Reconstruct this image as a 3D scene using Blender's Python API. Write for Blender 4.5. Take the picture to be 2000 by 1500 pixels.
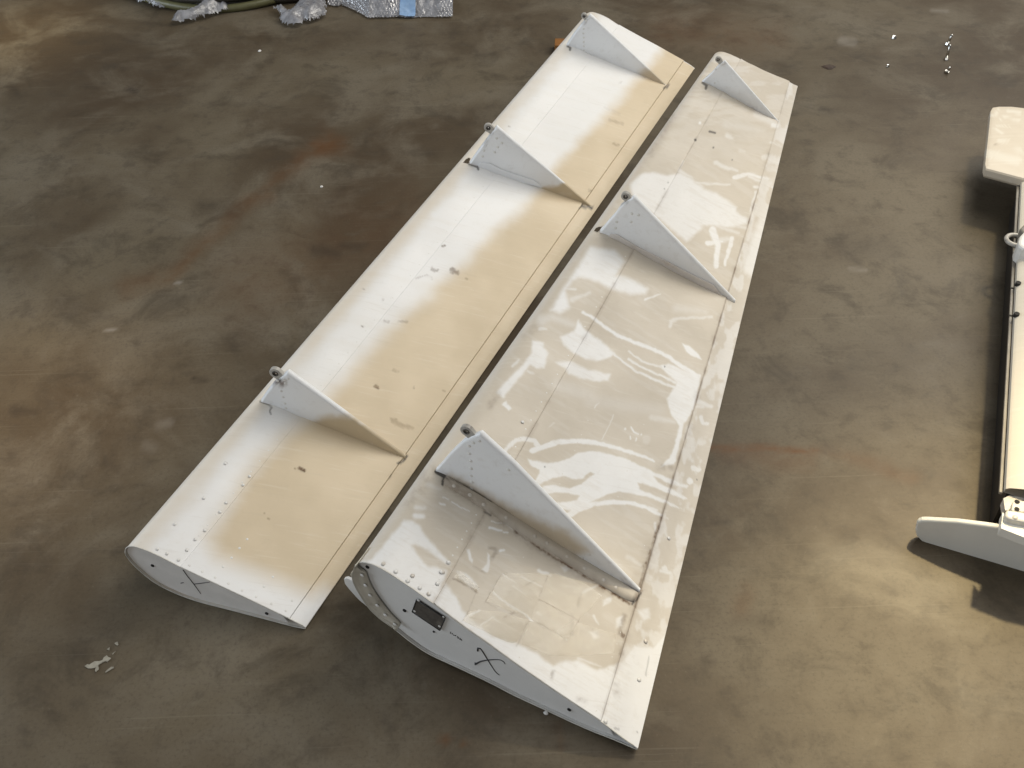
import bpy, bmesh, math, random
import numpy as np
from mathutils import Vector, Matrix
from mathutils.bvhtree import BVHTree
random.seed(7)
R_ = math.radians
for o in list(bpy.data.objects):
    bpy.data.objects.remove(o)
S = bpy.context.scene
COL = S.collection

# ------------------------------------------------------------------ camera
CAM_H, PITCH, ROLL, FPX = 1.6, R_(44), R_(-2), 2000.0      # metres, degrees, focal length in photo pixels
FW = np.array([0, math.cos(PITCH), -math.sin(PITCH)])
_rt = np.array([1.0, 0, 0]); _up = np.cross(_rt, FW)
RT = math.cos(ROLL) * _rt + math.sin(ROLL) * _up
UP = -math.sin(ROLL) * _rt + math.cos(ROLL) * _up
CP = np.array([0, 0, CAM_H])
cd = bpy.data.cameras.new('camera'); cam = bpy.data.objects.new('camera', cd); COL.objects.link(cam)
cd.sensor_width = 36; cd.sensor_fit = 'HORIZONTAL'; cd.lens = 36 * FPX / 2000; cd.clip_end = 200; cd.clip_start = .05
cam.matrix_world = Matrix(((RT[0], UP[0], -FW[0], CP[0]), (RT[1], UP[1], -FW[1], CP[1]), (RT[2], UP[2], -FW[2], CP[2]), (0, 0, 0, 1)))
S.camera = cam

# ------------------------------------------------------------------ light of the hangar
w = bpy.data.worlds.new('World'); S.world = w; w.use_nodes = True
bg = w.node_tree.nodes['Background']; bg.inputs[0].default_value = (.93, .96, 1.0, 1); bg.inputs[1].default_value = .13
S.view_settings.view_transform = 'Standard'; S.view_settings.look = 'None'
S.view_settings.exposure = 0.0; S.view_settings.gamma = 1
def ray(px, py):
    d = (px - 1000) * RT - (py - 750) * UP + FPX * FW
    return d / np.linalg.norm(d)
def ground(px, py, z=0.0):
    d = ray(px, py); return CP + d * ((z - CAM_H) / d[2])
def aim(o, loc, tgt):
    o.location = loc; o.rotation_euler = (Vector(tgt) - Vector(loc)).to_track_quat('-Z', 'Y').to_euler()
def area(name, loc, tgt, sx, sy, power, col):
    l = bpy.data.lights.new(name, 'AREA'); l.shape = 'RECTANGLE'; l.size = sx; l.size_y = sy; l.energy = power; l.color = col
    o = bpy.data.objects.new(name, l); COL.objects.link(o); aim(o, loc, tgt); return o
def spot(name, loc, tgt, deg, power, col, blend=.6, rad=.04):
    l = bpy.data.lights.new(name, 'SPOT'); l.energy = power; l.color = col; l.spot_size = R_(deg); l.spot_blend = blend; l.shadow_soft_size = rad
    o = bpy.data.objects.new(name, l); COL.objects.link(o); aim(o, loc, tgt); return o
# roof lights high to the right and behind the parts, hangar door light from the left of the photographer
area('roof_light', (3.7, 4.7, 4.4), (.5, 2.0, 0), 4.2, 4.0, 290, (1, .955, .87))
area('roof_light_high', (2.1, 1.6, 6.2), (.4, 2.0, 0), 3.5, 3.5, 118, (1, .985, .955))
area('door_light', (-2.0, -4.5, 2.8), (.2, 2.0, 0), 4.0, 3.0, 58, (1, .975, .94))
area('side_fill_light', (-4.8, 1.9, 1.3), (.3, 2.6, .1), 4.0, 2.0, 128, (.80, .90, 1))  # low cool fill added to brighten the far bracket faces
# shafts of sun through gaps in the roof, plus an added spot on the tape
g = ground(1990, 1280); spot('warm_spot', (g[0] + 1.6, g[1] + 3.0, 5.0), g, 12.5, 1700, (1, .79, .42), 1.0, .14)
g = ground(2075, 560); spot('warm_spot', (g[0] + 1.0, g[1] + 1.5, 4.3), g, 26, 290, (1, .83, .52), 1.0, .22)
g = ground(1215, 1200, .09); spot('warm_spot', (g[0] + 2.2, g[1] + 3.4, 5.0), g, 3.6, 520, (1, .84, .54), 1.0, .08)  # added spot, gives the tape its warm reflected patches
g = ground(-30, 840); spot('warm_spot', (g[0] + 1.2, g[1] + 3.0, 6.0), g, 8.0, 1300, (1, .74, .46), 1.0, .2)
g = ground(15, 70); spot('warm_spot', (g[0] + 1.2, g[1] + 3.0, 6.0), g, 6.5, 1700, (1, .80, .45), 1.0, .2)

# ------------------------------------------------------------------ helpers
def project(P):
    D = np.asarray(P) - CP
    zc = D @ FW
    return np.stack([1000 + FPX * (D @ RT) / zc, 750 - FPX * (D @ UP) / zc], -1)
def tag(o, label=None, cat=None, group=None, kind=None):
    if label: o['label'] = label
    if cat: o['category'] = cat
    if group: o['group'] = group
    if kind: o['kind'] = kind
    return o
def empty(name, loc):
    o = bpy.data.objects.new(name, None); COL.objects.link(o); o.location = loc; o.empty_display_size = .1; return o
def org(o):
    p = Vector((0, 0, 0))
    while o is not None: p += o.location; o = o.parent
    return np.array(p)
def mesh(name, V, F, mat, parent=None, smooth=True, attr=None, origin=None):
    """V in world metres; F list of index tuples or an (n,4) array"""
    V = np.asarray(V, float)
    base = org(parent) if parent is not None else np.zeros(3)
    o0 = np.asarray(origin, float) if origin is not None else base
    me = bpy.data.meshes.new(name)
    L = V - o0
    if isinstance(F, np.ndarray):
        n = len(F); k = F.shape[1]
        me.vertices.add(len(L)); me.vertices.foreach_set('co', L.astype(np.float32).ravel())
        me.loops.add(n * k); me.loops.foreach_set('vertex_index', F.astype(np.int32).ravel())
        me.polygons.add(n); me.polygons.foreach_set('loop_start', np.arange(0, n * k, k, dtype=np.int32))
        me.update(calc_edges=True)
    else:
        me.from_pydata([tuple(v) for v in L], [], [tuple(f) for f in F]); me.update()
    me.validate()
    if smooth: me.polygons.foreach_set('use_smooth', [True] * len(me.polygons))
    if attr is not None:
        a = me.color_attributes.new('paint', 'FLOAT_COLOR', 'POINT')
        c = np.ones((len(L), 4), np.float32); c[:, :attr.shape[1]] = attr
        a.data.foreach_set('color', c.ravel())
    me.materials.append(mat)
    o = bpy.data.objects.new(name, me); COL.objects.link(o)
    if parent is not None: o.parent = parent
    o.location = Vector(o0 - base)
    return o
def bevel(o, wdt, seg=2):
    m = o.modifiers.new('bevel', 'BEVEL'); m.width = wdt; m.segments = seg; m.limit_method = 'ANGLE'; m.angle_limit = R_(40); return o
def grid_faces(nu, nv, closed=False):
    i = np.arange(nu - 1)[:, None]; j = np.arange(nv if closed else nv - 1)[None, :]
    j2 = (j + 1) % nv
    a = i * nv + j; b = i * nv + j2; c = (i + 1) * nv + j2; d = (i + 1) * nv + j
    return np.stack([a, d, c, b], -1).reshape(-1, 4)
def prism(P, off):
    """polygon P (n,3) pushed by vector off"""
    P = np.asarray(P); n = len(P)
    V = np.concatenate([P, P + np.asarray(off)])
    F = [tuple(range(n)), tuple(range(2 * n - 1, n - 1, -1))] + [(i, i + n, (i + 1) % n + n, (i + 1) % n) for i in range(n)]
    return V, F
def tube(P, r, n=6):
    P = np.asarray(P, float); V = []
    for i, p in enumerate(P):
        t = P[min(i + 1, len(P) - 1)] - P[max(i - 1, 0)]; t /= np.linalg.norm(t) + 1e-9
        a = np.cross(t, [0, 0, 1.0]); 
        if np.linalg.norm(a) < 1e-3: a = np.cross(t, [1.0, 0, 0])
        a /= np.linalg.norm(a); b = np.cross(t, a)
        rr = r[i] if hasattr(r, '__len__') else r
        for k in range(n):
            q = 2 * math.pi * k / n; V.append(p + rr * (math.cos(q) * a + math.sin(q) * b))
    F = [tuple(f) for f in grid_faces(len(P), n, True)] + [tuple(range(n)), tuple(range(len(P) * n - 1, len(P) * n - n - 1, -1))]
    return np.array(V), F
def spline(P, n):
    P = np.asarray(P, float)
    Q = np.vstack([2 * P[0] - P[1], P, 2 * P[-1] - P[-2]])
    d = np.r_[0, np.cumsum(np.linalg.norm(np.diff(P, axis=0), axis=1))]
    t = np.linspace(0, d[-1], n); k = np.clip(np.searchsorted(d, t, 'right') - 1, 0, len(P) - 2)
    x = ((t - d[k]) / (d[k + 1] - d[k] + 1e-12))[:, None]
    p0, p1, p2, p3 = Q[k], Q[k + 1], Q[k + 2], Q[k + 3]
    return .5 * (2 * p1 + (p2 - p0) * x + (2 * p0 - 5 * p1 + 4 * p2 - p3) * x ** 2 + (3 * p1 - p0 - 3 * p2 + p3) * x ** 3)
def zm(pts, s, x0, y0):       # coordinates read off an enlarged crop -> photo pixels
    return [(x0 + p[0] / s, y0 + p[1] / s) for p in pts]
def _hash(i, j, seed):
    h = (i * 374761393 + j * 668265263 + seed * 974634777) & 0xffffffff
    h = ((h ^ (h >> 13)) * 1274126177) & 0xffffffff
    return ((h ^ (h >> 16)) & 0xffff) / 65535.0
def vnoise(x, y, seed=0):
    xi = np.floor(x).astype(np.int64); yi = np.floor(y).astype(np.int64); fx = x - xi; fy = y - yi
    fx = fx * fx * (3 - 2 * fx); fy = fy * fy * (3 - 2 * fy)
    return ((_hash(xi, yi, seed) * (1 - fx) + _hash(xi + 1, yi, seed) * fx) * (1 - fy)
            + (_hash(xi, yi + 1, seed) * (1 - fx) + _hash(xi + 1, yi + 1, seed) * fx) * fy)
def fbm(x, y, seed=0, oc=4):
    v = 0; a = .5; t = 0
    for k in range(oc):
        v = v + a * vnoise(x * 2 ** k, y * 2 ** k, seed + k); t += a; a *= .5
    return v / t
def sstep(x): x = np.clip(x, 0, 1); return x * x * (3 - 2 * x)
def seg_dist(X, Y, a, b):
    ax, ay = a; bx, by = b; dx, dy = bx - ax, by - ay
    t = np.clip(((X - ax) * dx + (Y - ay) * dy) / (dx * dx + dy * dy + 1e-9), 0, 1)
    return np.hypot(X - ax - t * dx, Y - ay - t * dy), t
def m_poly(X, Y, P, soft=3.0):
    out = np.zeros_like(X); P = [tuple(p) for p in P]
    xs = [p[0] for p in P]; ys = [p[1] for p in P]; m = soft + 1
    sel = (X > min(xs) - m) & (X < max(xs) + m) & (Y > min(ys) - m) & (Y < max(ys) + m)
    if not sel.any(): return out
    x, y = X[sel], Y[sel]; ins = np.zeros(len(x), bool); d = np.full(len(x), 1e9)
    for a, b in zip(P, P[1:] + P[:1]):
        d = np.minimum(d, seg_dist(x, y, a, b)[0])
        c = (a[1] > y) != (b[1] > y)
        if a[1] != b[1]: ins ^= c & (x < (b[0] - a[0]) * (y - a[1]) / (b[1] - a[1]) + a[0])
    out[sel] = sstep(.5 + np.where(ins, d, -d) / (2 * soft)); return out
def m_line(X, Y, P, wd, soft=2.0, w2=None):
    out = np.zeros_like(X); n = len(P); w2 = wd if w2 is None else w2; mm = max(wd, w2) + soft
    xs = [p[0] for p in P]; ys = [p[1] for p in P]
    sel = (X > min(xs) - mm) & (X < max(xs) + mm) & (Y > min(ys) - mm) & (Y < max(ys) + mm)
    if not sel.any(): return out
    x, y = X[sel], Y[sel]; v = np.zeros(len(x))
    if n == 1: P = [P[0], (P[0][0] + .01, P[0][1])]; n = 2
    for i in range(n - 1):
        d, t = seg_dist(x, y, P[i], P[i + 1])
        ww = wd + (w2 - wd) * (i + t) / (n - 1)
        v = np.maximum(v, sstep(.5 + (ww / 2 - d) / (2 * soft)))
    out[sel] = v; return out

# ------------------------------------------------------------------ materials
def new_mat(name):
    m = bpy.data.materials.new(name); m.use_nodes = True; nt = m.node_tree; return m, nt, nt.nodes['Principled BSDF']
class NB:
    def __init__(s, nt): s.nt = nt
    def n(s, t, **kw):
        x = s.nt.nodes.new(t)
        for k, v in kw.items(): setattr(x, k, v)
        return x
    def l(s, a, b): s.nt.links.new(a, b)
    def coord(s, scale=(1, 1, 1)):
        tc = s.n('ShaderNodeTexCoord'); mp = s.n('ShaderNodeMapping'); mp.inputs['Scale'].default_value = scale
        s.l(tc.outputs['Object'], mp.inputs[0]); return mp.outputs[0]
    def noise(s, sc, det=4, ro=.55, co=None, dist=0):
        x = s.n('ShaderNodeTexNoise'); x.inputs['Scale'].default_value = sc; x.inputs['Detail'].default_value = det
        x.inputs['Roughness'].default_value = ro; x.inputs['Distortion'].default_value = dist
        s.l(co if co is not None else s.coord(), x.inputs['Vector']); return x.outputs['Fac']
    def ramp(s, f, lo, hi, a=0.0, b=1.0):
        x = s.n('ShaderNodeMapRange'); x.interpolation_type = 'SMOOTHSTEP'
        for k, v in zip(('From Min', 'From Max', 'To Min', 'To Max'), (lo, hi, a, b)): x.inputs[k].default_value = v
        s.l(f, x.inputs['Value']); return x.outputs['Result']
    def math(s, op, a, b):
        x = s.n('ShaderNodeMath', operation=op, use_clamp=False)
        for i, v in enumerate((a, b)):
            if isinstance(v, (int, float)): x.inputs[i].default_value = v
            else: s.l(v, x.inputs[i])
        return x.outputs[0]
    def mix(s, f, a, b, mode='MIX'):
        x = s.n('ShaderNodeMix', data_type='RGBA', blend_type=mode)
        if isinstance(f, (int, float)): x.inputs['Factor'].default_value = f
        else: s.l(f, x.inputs['Factor'])
        for nm, v in ((6, a), (7, b)):
            if isinstance(v, tuple): x.inputs[nm].default_value = (*v, 1)
            else: s.l(v, x.inputs[nm])
        return x.outputs[2]
    def attr(s):
        a = s.n('ShaderNodeAttribute'); a.attribute_name = 'paint'
        sp = s.n('ShaderNodeSeparateColor'); s.l(a.outputs['Color'], sp.inputs[0]); return sp.outputs
    def bump(s, h, st, dist, bsdf):
        b = s.n('ShaderNodeBump'); b.inputs['Strength'].default_value = st; b.inputs['Distance'].default_value = dist
        s.l(h, b.inputs['Height']); s.l(b.outputs[0], bsdf.inputs['Normal'])

def skin_paint(name, white, tan, dust=.10, rough=.36):
    """sprayed / worn two-tone paint on sheet metal; paint.r white coat, .g brown grime, .b black"""
    m, nt, b = new_mat(name); k = NB(nt); a = k.attr()
    co = k.coord()
    f1 = k.noise(7, 5, .6, co); f2 = k.noise(60, 3, .6, co); f3 = k.noise(2.2, 3, .5, co); f4 = k.noise(260, 2, .6, co)
    t = k.mix(k.ramp(f1, .35, .70), tan, tuple(c * .94 for c in tan))
    t = k.mix(k.ramp(f3, .4, .7, 0, .35), t, tuple(min(1, c * 1.05) for c in tan))
    wt = k.mix(k.ramp(f3, .35, .7, 0, .5), white, tuple(c * e for c, e in zip(white, (.95, .94, .91))))
    c = k.mix(a[0], t, wt)
    mp = k.n('ShaderNodeMapping'); mp.inputs['Rotation'].default_value = (0, 0, R_(28)); mp.inputs['Scale'].default_value = (2.5, 95, 20)
    tc = k.n('ShaderNodeTexCoord'); k.l(tc.outputs['Object'], mp.inputs[0]); fs = k.noise(1.6, 4, .6, mp.outputs[0])
    c = k.mix(k.ramp(fs, .56, .70, 0, .10), c, (.88, .87, .84)); c = k.mix(k.ramp(fs, .30, .42, .10, 0), c, (.42, .36, .28))
    c = k.mix(k.ramp(f2, .52, .78, 0, dust), c, (.36, .29, .21))
    c = k.mix(k.ramp(f4, .66, .80, 0, .14), c, (.20, .15, .10))
    g_ = k.math('MULTIPLY', a[1], k.ramp(f2, .2, .62, .45, 1.0))
    c = k.mix(g_, c, (.115, .062, .030))
    c = k.mix(a[2], c, (.018, .014, .012))
    k.l(c, b.inputs['Base Color'])
    r = k.ramp(f1, .3, .7, rough - .06, rough + .10); r = k.math('ADD', r, k.math('MULTIPLY', a[1], .3)); k.l(r, b.inputs['Roughness'])
    b.inputs['Specular IOR Level'].default_value = .5
    hb = k.math('ADD', k.math('MULTIPLY', k.noise(5, 2, .5, co), 1.0), k.math('MULTIPLY', f4, .012))
    k.bump(hb, .07, .004, b)
    return m
def plain(name, col, rough=.45, metal=0.0, var=.12, sc=40, bumpst=.0, spec=.5, dirt=None):
    m, nt, b = new_mat(name); k = NB(nt); co = k.coord()
    f = k.noise(sc, 4, .6, co); f2 = k.noise(sc * .15, 3, .5, co)
    c = k.mix(k.ramp(f, .35, .7), col, tuple(x * (1 - var) for x in col))
    c = k.mix(k.ramp(f2, .4, .7, 0, .6), c, tuple(x * (1 - var * .8) for x in col))
    if dirt: c = k.mix(k.ramp(k.noise(sc * .5, 5, .65, co), .54, .72, 0, .7), c, dirt)
    k.l(c, b.inputs['Base Color']); b.inputs['Metallic'].default_value = metal
    k.l(k.ramp(f2, .3, .7, rough - .06, rough + .08), b.inputs['Roughness']); b.inputs['Specular IOR Level'].default_value = spec
    if bumpst: k.bump(f, bumpst, .002, b)
    return m
WHITE = (.80, .80, .795)
M = {}
M['skin_tan'] = skin_paint('white coat sprayed over tan paint', WHITE, (.615, .505, .345), .05, .46)
M['skin_beige'] = skin_paint('worn white paint over beige primer', WHITE, (.575, .515, .425), .10, .50)
M['bracket'] = skin_paint('white bracket paint', (.84, .855, .87), (.56, .45, .29), .12, .32)
M['end'] = plain('grey painted end plate', (.73, .725, .705), .42, var=.06, sc=25)
M['end_warm'] = plain('light grey end rib paint', (.74, .72, .69), .42, var=.10, sc=25)
M['rivet'] = plain('painted rivet head', (.74, .73, .70), .30, var=.10, sc=90)
M['rivet_worn'] = plain('worn rivet head', (.66, .61, .54), .32, var=.25, sc=120)
M['lug'] = plain('scuffed grey hinge lug', (.46, .44, .40), .35, var=.3, sc=60, dirt=(.09, .065, .05))
M['bearing'] = plain('oily steel bearing', (.11, .10, .09), .35, .6, .4, 80)
M['ball'] = plain('polished bearing ball', (.62, .60, .57), .16, 1.0, .1, 50)
M['rim'] = plain('bare skin edge', (.66, .64, .58), .35, var=.2, sc=60)
M['flange'] = plain('dirty cream seal flange', (.60, .565, .48), .42, var=.2, sc=25, dirt=(.22, .17, .11))
M['endcap'] = plain('pale grey cap paint', (.74, .73, .67), .40, var=.05, sc=20)
M['plate'] = plain('dark data plate', (.125, .113, .10), .45, .2, .4, 110, .25, dirt=(.26, .235, .20))
M['ink'] = plain('black marker ink', (.022, .021, .022), .5, var=.2)
M['hole'] = plain('dark drain hole', (.012, .011, .010), .8, var=.2)
M['shade_black'] = plain('black shadow wall paint', (.022, .018, .014), .6, var=.3, sc=20)  # black colour stands in for the deep shadow beside the elevator
M['spar'] = plain('bare spar edge', (.22, .20, .17), .45, var=.3, sc=30)
M['cream'] = skin_paint('cream topcoat with scuffs', (.64, .605, .53), (.54, .47, .37), .06, .44)
M['bolt'] = plain('zinc plated bolt', (.70, .69, .66), .22, 1.0, .2, 60)
M['scrap'] = plain('dark brown scrap', (.055, .032, .020), .7, var=.3)
M['chip'] = plain('white paint chip', (.72, .70, .66), .5)
M['splash'] = plain('dried cream paint', (.36, .335, .27), .6, var=.45, sc=60)
M['wood'] = plain('orange stained wood', (.26, .105, .018), .6, var=.4, sc=40)
M['hose'] = plain('olive rubber hose', (.135, .128, .058), .38, var=.25, sc=30)
M['hose_dark'] = plain('dark hose', (.030, .027, .018), .4, var=.3)
M['tape_blue'] = plain('blue masking tape', (.25, .39, .60), .55, var=.12, sc=50)
def tape_mat():
    m, nt, b = new_mat('yellowed clear tape'); k = NB(nt); co = k.coord()
    f = k.noise(45, 4, .6, co, 1.0); f2 = k.noise(14, 3, .5, co)
    k.l(k.mix(k.ramp(f2, .35, .7), (.68, .60, .45), (.76, .70, .58)), b.inputs['Base Color'])
    k.l(k.ramp(f, .3, .7, .10, .30), b.inputs['Roughness']); b.inputs['Specular IOR Level'].default_value = .8
    b.inputs['Coat Weight'].default_value = .5; b.inputs['Coat Roughness'].default_value = .10
    b.inputs['Alpha'].default_value = .30
    k.bump(f, .35, .003, b); return m
M['tape'] = tape_mat()
def wrap_mat():
    m, nt, b = new_mat('bubble wrap film'); k = NB(nt); co = k.coord()
    f = k.noise(30, 4, .6, co)
    k.l(k.mix(k.ramp(f, .35, .7), (.30, .30, .32), (.52, .52, .55)), b.inputs['Base Color'])
    b.inputs['Roughness'].default_value = .12; b.inputs['Specular IOR Level'].default_value = .9
    b.inputs['Transmission Weight'].default_value = .25; b.inputs['Alpha'].default_value = .82
    k.bump(f, .5, .01, b); return m
M['wrap'] = wrap_mat()
def floor_mat():
    m, nt, b = new_mat('old sealed hangar concrete'); k = NB(nt); a = k.attr(); co = k.coord()
    n1 = k.noise(.75, 5, .6, co, .4); n2 = k.noise(3.2, 6, .65, co, .6); n3 = k.noise(16, 5, .65, co, .3); n4 = k.noise(140, 3, .7, co); n5 = k.noise(6.5, 7, .68, co, .5)
    c = k.mix(k.ramp(n1, .38, .60), (.130, .106, .071), (.070, .050, .030))
    c = k.mix(k.ramp(n2, .42, .68, 0, .80), c, (.150, .127, .092))
    c = k.mix(k.ramp(n5, .50, .70, 0, .55), c, (.046, .036, .024))
    c = k.mix(k.ramp(n3, .50, .74, 0, .5), c, (.056, .044, .031))
    c = k.mix(k.ramp(n3, .25, .42, .22, 0), c, (.145, .127, .097))
    c = k.mix(k.ramp(n4, .48, .74, 0, .36), c, (.050, .040, .028))
    c = k.mix(k.ramp(n4, .24, .40, .26, 0), c, (.20, .175, .138))
    for rot, sc in ((12, (1.2, 70, 1)), (-64, (1.0, 55, 1))):      # faint drag scratches
        mp = k.n('ShaderNodeMapping'); mp.inputs['Rotation'].default_value = (0, 0, R_(rot)); mp.inputs['Scale'].default_value = sc
        tc = k.n('ShaderNodeTexCoord'); k.l(tc.outputs['Object'], mp.inputs[0]); fs = k.noise(1.5, 4, .65, mp.outputs[0])
        c = k.mix(k.ramp(fs, .62, .72, 0, .22), c, (.20, .175, .13)); c = k.mix(k.ramp(fs, .26, .36, .22, 0), c, (.05, .04, .027))
    c = k.mix(k.math('MULTIPLY', a[1], k.ramp(n3, .25, .65, .35, 1)), c, (.118, .050, .016))
    c = k.mix(k.math('MULTIPLY', a[0], k.ramp(n3, .2, .6, .5, 1)), c, (.030, .022, .016))
    c = k.mix(k.math('MULTIPLY', a[2], k.ramp(n3, .2, .7, .4, 1)), c, (.25, .225, .19))
    k.l(c, b.inputs['Base Color'])
    k.l(k.ramp(k.math('ADD', n2, k.math('MULTIPLY', n3, .3)), .35, .95, .40, .62), b.inputs['Roughness'])
    b.inputs['Specular IOR Level'].default_value = .22
    k.bump(k.math('ADD', k.math('MULTIPLY', n3, .6), k.math('MULTIPLY', n4, .25)), .16, .003, b)
    return m
M['floor'] = floor_mat()

# ------------------------------------------------------------------ hangar floor
ax = np.unique(np.r_[np.linspace(-12, -2.6, 12), np.arange(-2.6, 2.6, .0095), np.linspace(2.6, 12, 12)])
ay = np.unique(np.r_[np.linspace(-6, .6, 12), .6 + np.cumsum(np.linspace(.0075, .017, 320)), np.linspace(5.0, 16, 14)])
GX, GY = np.meshgrid(ax, ay, indexing='ij')
FV = np.stack([GX, GY, np.zeros_like(GX)], -1).reshape(-1, 3)
vis = (FV - CP) @ FW > .3
PX = np.full((len(FV), 2), -9999.0); PX[vis] = project(FV[vis])
X = PX[:, 0] + (fbm(FV[:, 0] * 14, FV[:, 1] * 14, 3) - .5) * 34; Y = PX[:, 1] + (fbm(FV[:, 0] * 14, FV[:, 1] * 14, 9) - .5) * 22
fa = np.zeros((len(FV), 3))
for p, r, s in (((255, 179), 16, .8), ((395, 738), 15, .8), ((640, 490), 34, .55), ((1612, 216), 20, .35), ((690, 478), 22, .5), ((1415, 1015), 18, .6), ((1378, 1290), 18, .45),
                ((45, 800), 26, .5), ((1465, 1210), 40, .25), ((1100, 1425), 24, .35), ((1090, 1455), 12, .4), ((600, 1330), 40, .2), ((200, 1350), 26, .3), ((930, 760), 20, .3), ((150, 600), 60, .3), ((430, 410), 50, .3), ((1700, 480), 60, .25)):
    fa[:, 0] = np.maximum(fa[:, 0], s * m_line(X, Y, [(p[0] - r * .7, p[1]), (p[0] + r * .7, p[1] + r * .12)], r * .6, r * .35))
for P, wd, so, s in (([(1385, 872), (1440, 880), (1500, 878), (1600, 884)], 12, 6, .85), ([(1600, 885), (1700, 900), (1790, 930)], 20, 14, .35), ([(1420, 885), (1580, 905)], 30, 22, .35),
                     ([(620, 290), (660, 285)], 30, 24, .75), ([(640, 265), (520, 370), (440, 440), (330, 540)], 26, 16, .42), ([(330, 540), (250, 560)], 30, 20, .3),
                     ([(868, 1444)], 22, 7, .8), ([(910, 1450)], 14, 6, .6), ([(1095, 1420), (1088, 1462)], 12, 8, .35), ([(1440, 1190), (1450, 1160)], 34, 18, .3), ([(1300, 60), (1500, 75)], 60, 40, .3), ([(480, 560), (800, 430)], 120, 90, .25)):
    fa[:, 1] = np.maximum(fa[:, 1], s * m_line(X, Y, P, wd, so))
for P, wd, so, s in (([(205, 643), (228, 646)], 4, 2, .9), ([(343, 552), (352, 553)], 6, 3, .9), ([(310, 831), (330, 826)], 16, 7, .4), ([(1645, 80), (1665, 82)], 18, 5, .5), ([(1820, 20), (1850, 22)], 6, 4, .5), ([(285, 870), (300, 874)], 20, 8, .25), ([(1660, 525), (1690, 528)], 7, 4, .5)):
    fa[:, 2] = np.maximum(fa[:, 2], s * m_line(PX[:, 0], PX[:, 1], P, wd, so))
fl = mesh('floor', FV, grid_faces(len(ax), len(ay)), M['floor'], None, True, fa, origin=(0, 0, 0))
tag(fl, 'stained brown-grey hangar concrete under everything', kind='structure')

# ------------------------------------------------------------------ airfoil shaped control surfaces
def plane_hit(px, o, d):
    v = ray(*px); n = np.array([-d[1], d[0]])
    return CP + v * (((o - CP[:2]) @ n) / (v[:2] @ n))
class Wing:
    """lofted between a near and a far section; u runs along the span, v round the section from the trailing edge over the top"""
    def __init__(s, top, bot, gA, gB, te_far, le_far, te_far_z):
        o = ground(*gB)[:2]; d = ground(*gA)[:2] - o; d /= np.linalg.norm(d); s.o, s.d = o, d
        q = lambda p: (lambda h: np.array([(h[:2] - o) @ d, h[2]]))(plane_hit(p, o, d))
        T = [q(p) for p in top]; B = [q(p) for p in bot]
        prof = np.array(T + B); prof[:, 1] = np.maximum(prof[:, 1], .0015)
        prof[-1] = prof[0] + np.array([.0012, -.0035]); prof[0, 1] += .001
        C = spline(prof, 600)
        for _ in range(6): C[1:-1] = .25 * C[:-2] + .5 * C[1:-1] + .25 * C[2:]
        s.prof = C; a = np.r_[0, np.cumsum(np.linalg.norm(np.diff(C, axis=0), axis=1))]; s.v = a / a[-1]
        te = C[0]; i = np.argmax(C[:, 0]); s.vle = s.v[i]; cN = C[i, 0] - te[0]; zl = C[i, 1] - te[1]
        tf = ground(*te_far, te_far_z); k = 1.0
        for _ in range(20):
            L = ground(*le_far, te_far_z + zl * k); cF = np.linalg.norm(L[:2] - tf[:2]); k = cF / cN
        dF = (L[:2] - tf[:2]) / cF; s.k = k
        s.A = np.c_[o[0] + d[0] * C[:, 0], o[1] + d[1] * C[:, 0], C[:, 1]]
        Cf = (C - te) * k
        s.B = np.c_[tf[0] + dF[0] * Cf[:, 0], tf[1] + dF[1] * Cf[:, 0], np.maximum(te_far_z + Cf[:, 1], .001)]
        dA = (s.A[300] - CP) @ FW; dB = (s.B[300] - CP) @ FW; s.dn, s.df = dA, dB
        nu, nv = 160, 260; s.hu = s.uw(np.linspace(0, 1, nu)); s.hv = np.linspace(0, 1, nv)
        s.H = s.P(s.hu[:, None], s.hv[None, :]); s.nv = nv
        s.F = grid_faces(nu, nv); s.bvh = BVHTree.FromPolygons([tuple(p) for p in s.H.reshape(-1, 3)], [tuple(int(i) for i in f) for f in s.F])
    def uw(s, t): return t * s.dn / ((1 - t) * s.df + t * s.dn)
    def P(s, u, v):
        u, v = np.broadcast_arrays(u, v)
        A = np.stack([np.interp(v, s.v, s.A[:, k]) for k in range(3)], -1); B = np.stack([np.interp(v, s.v, s.B[:, k]) for k in range(3)], -1)
        return A + (B - A) * u[..., None]
    def N(s, u, v):
        e = 4e-3
        du = s.P(np.clip(u + e, 0, 1), v) - s.P(np.clip(u - e, 0, 1), v); dv = s.P(u, np.clip(v + e, 0, 1)) - s.P(u, np.clip(v - e, 0, 1))
        n = np.cross(du, dv); n /= np.linalg.norm(n, axis=-1, keepdims=True) + 1e-12
        return n if s.flip is None else n * s.flip
    flip = None
    def hit(s, px):
        r = s.bvh.ray_cast(Vector(CP), Vector(ray(*px)))
        if r[0] is None: return None
        fi = r[2]; i, j = divmod(fi, s.nv - 1); p = np.array(r[0])
        p00, p10, p01 = s.H[i, j], s.H[i + 1, j], s.H[i, j + 1]
        e1, e2 = p10 - p00, p01 - p00; q = p - p00
        a = np.clip(q @ e1 / (e1 @ e1), 0, 1); b = np.clip(q @ e2 / (e2 @ e2), 0, 1)
        u = s.hu[i] + a * (s.hu[i + 1] - s.hu[i]); v = s.hv[j] + b * (s.hv[j + 1] - s.hv[j])
        n = s.N(np.array(u), np.array(v))
        return p, n, u, v
    def seam(s, p0, p1):
        a = s.hit(p0); b = s.hit(p1); k = (b[3] - a[3]) / (b[2] - a[2]); return lambda u: a[3] + k * (u - a[2])
RIV = {}
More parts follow.
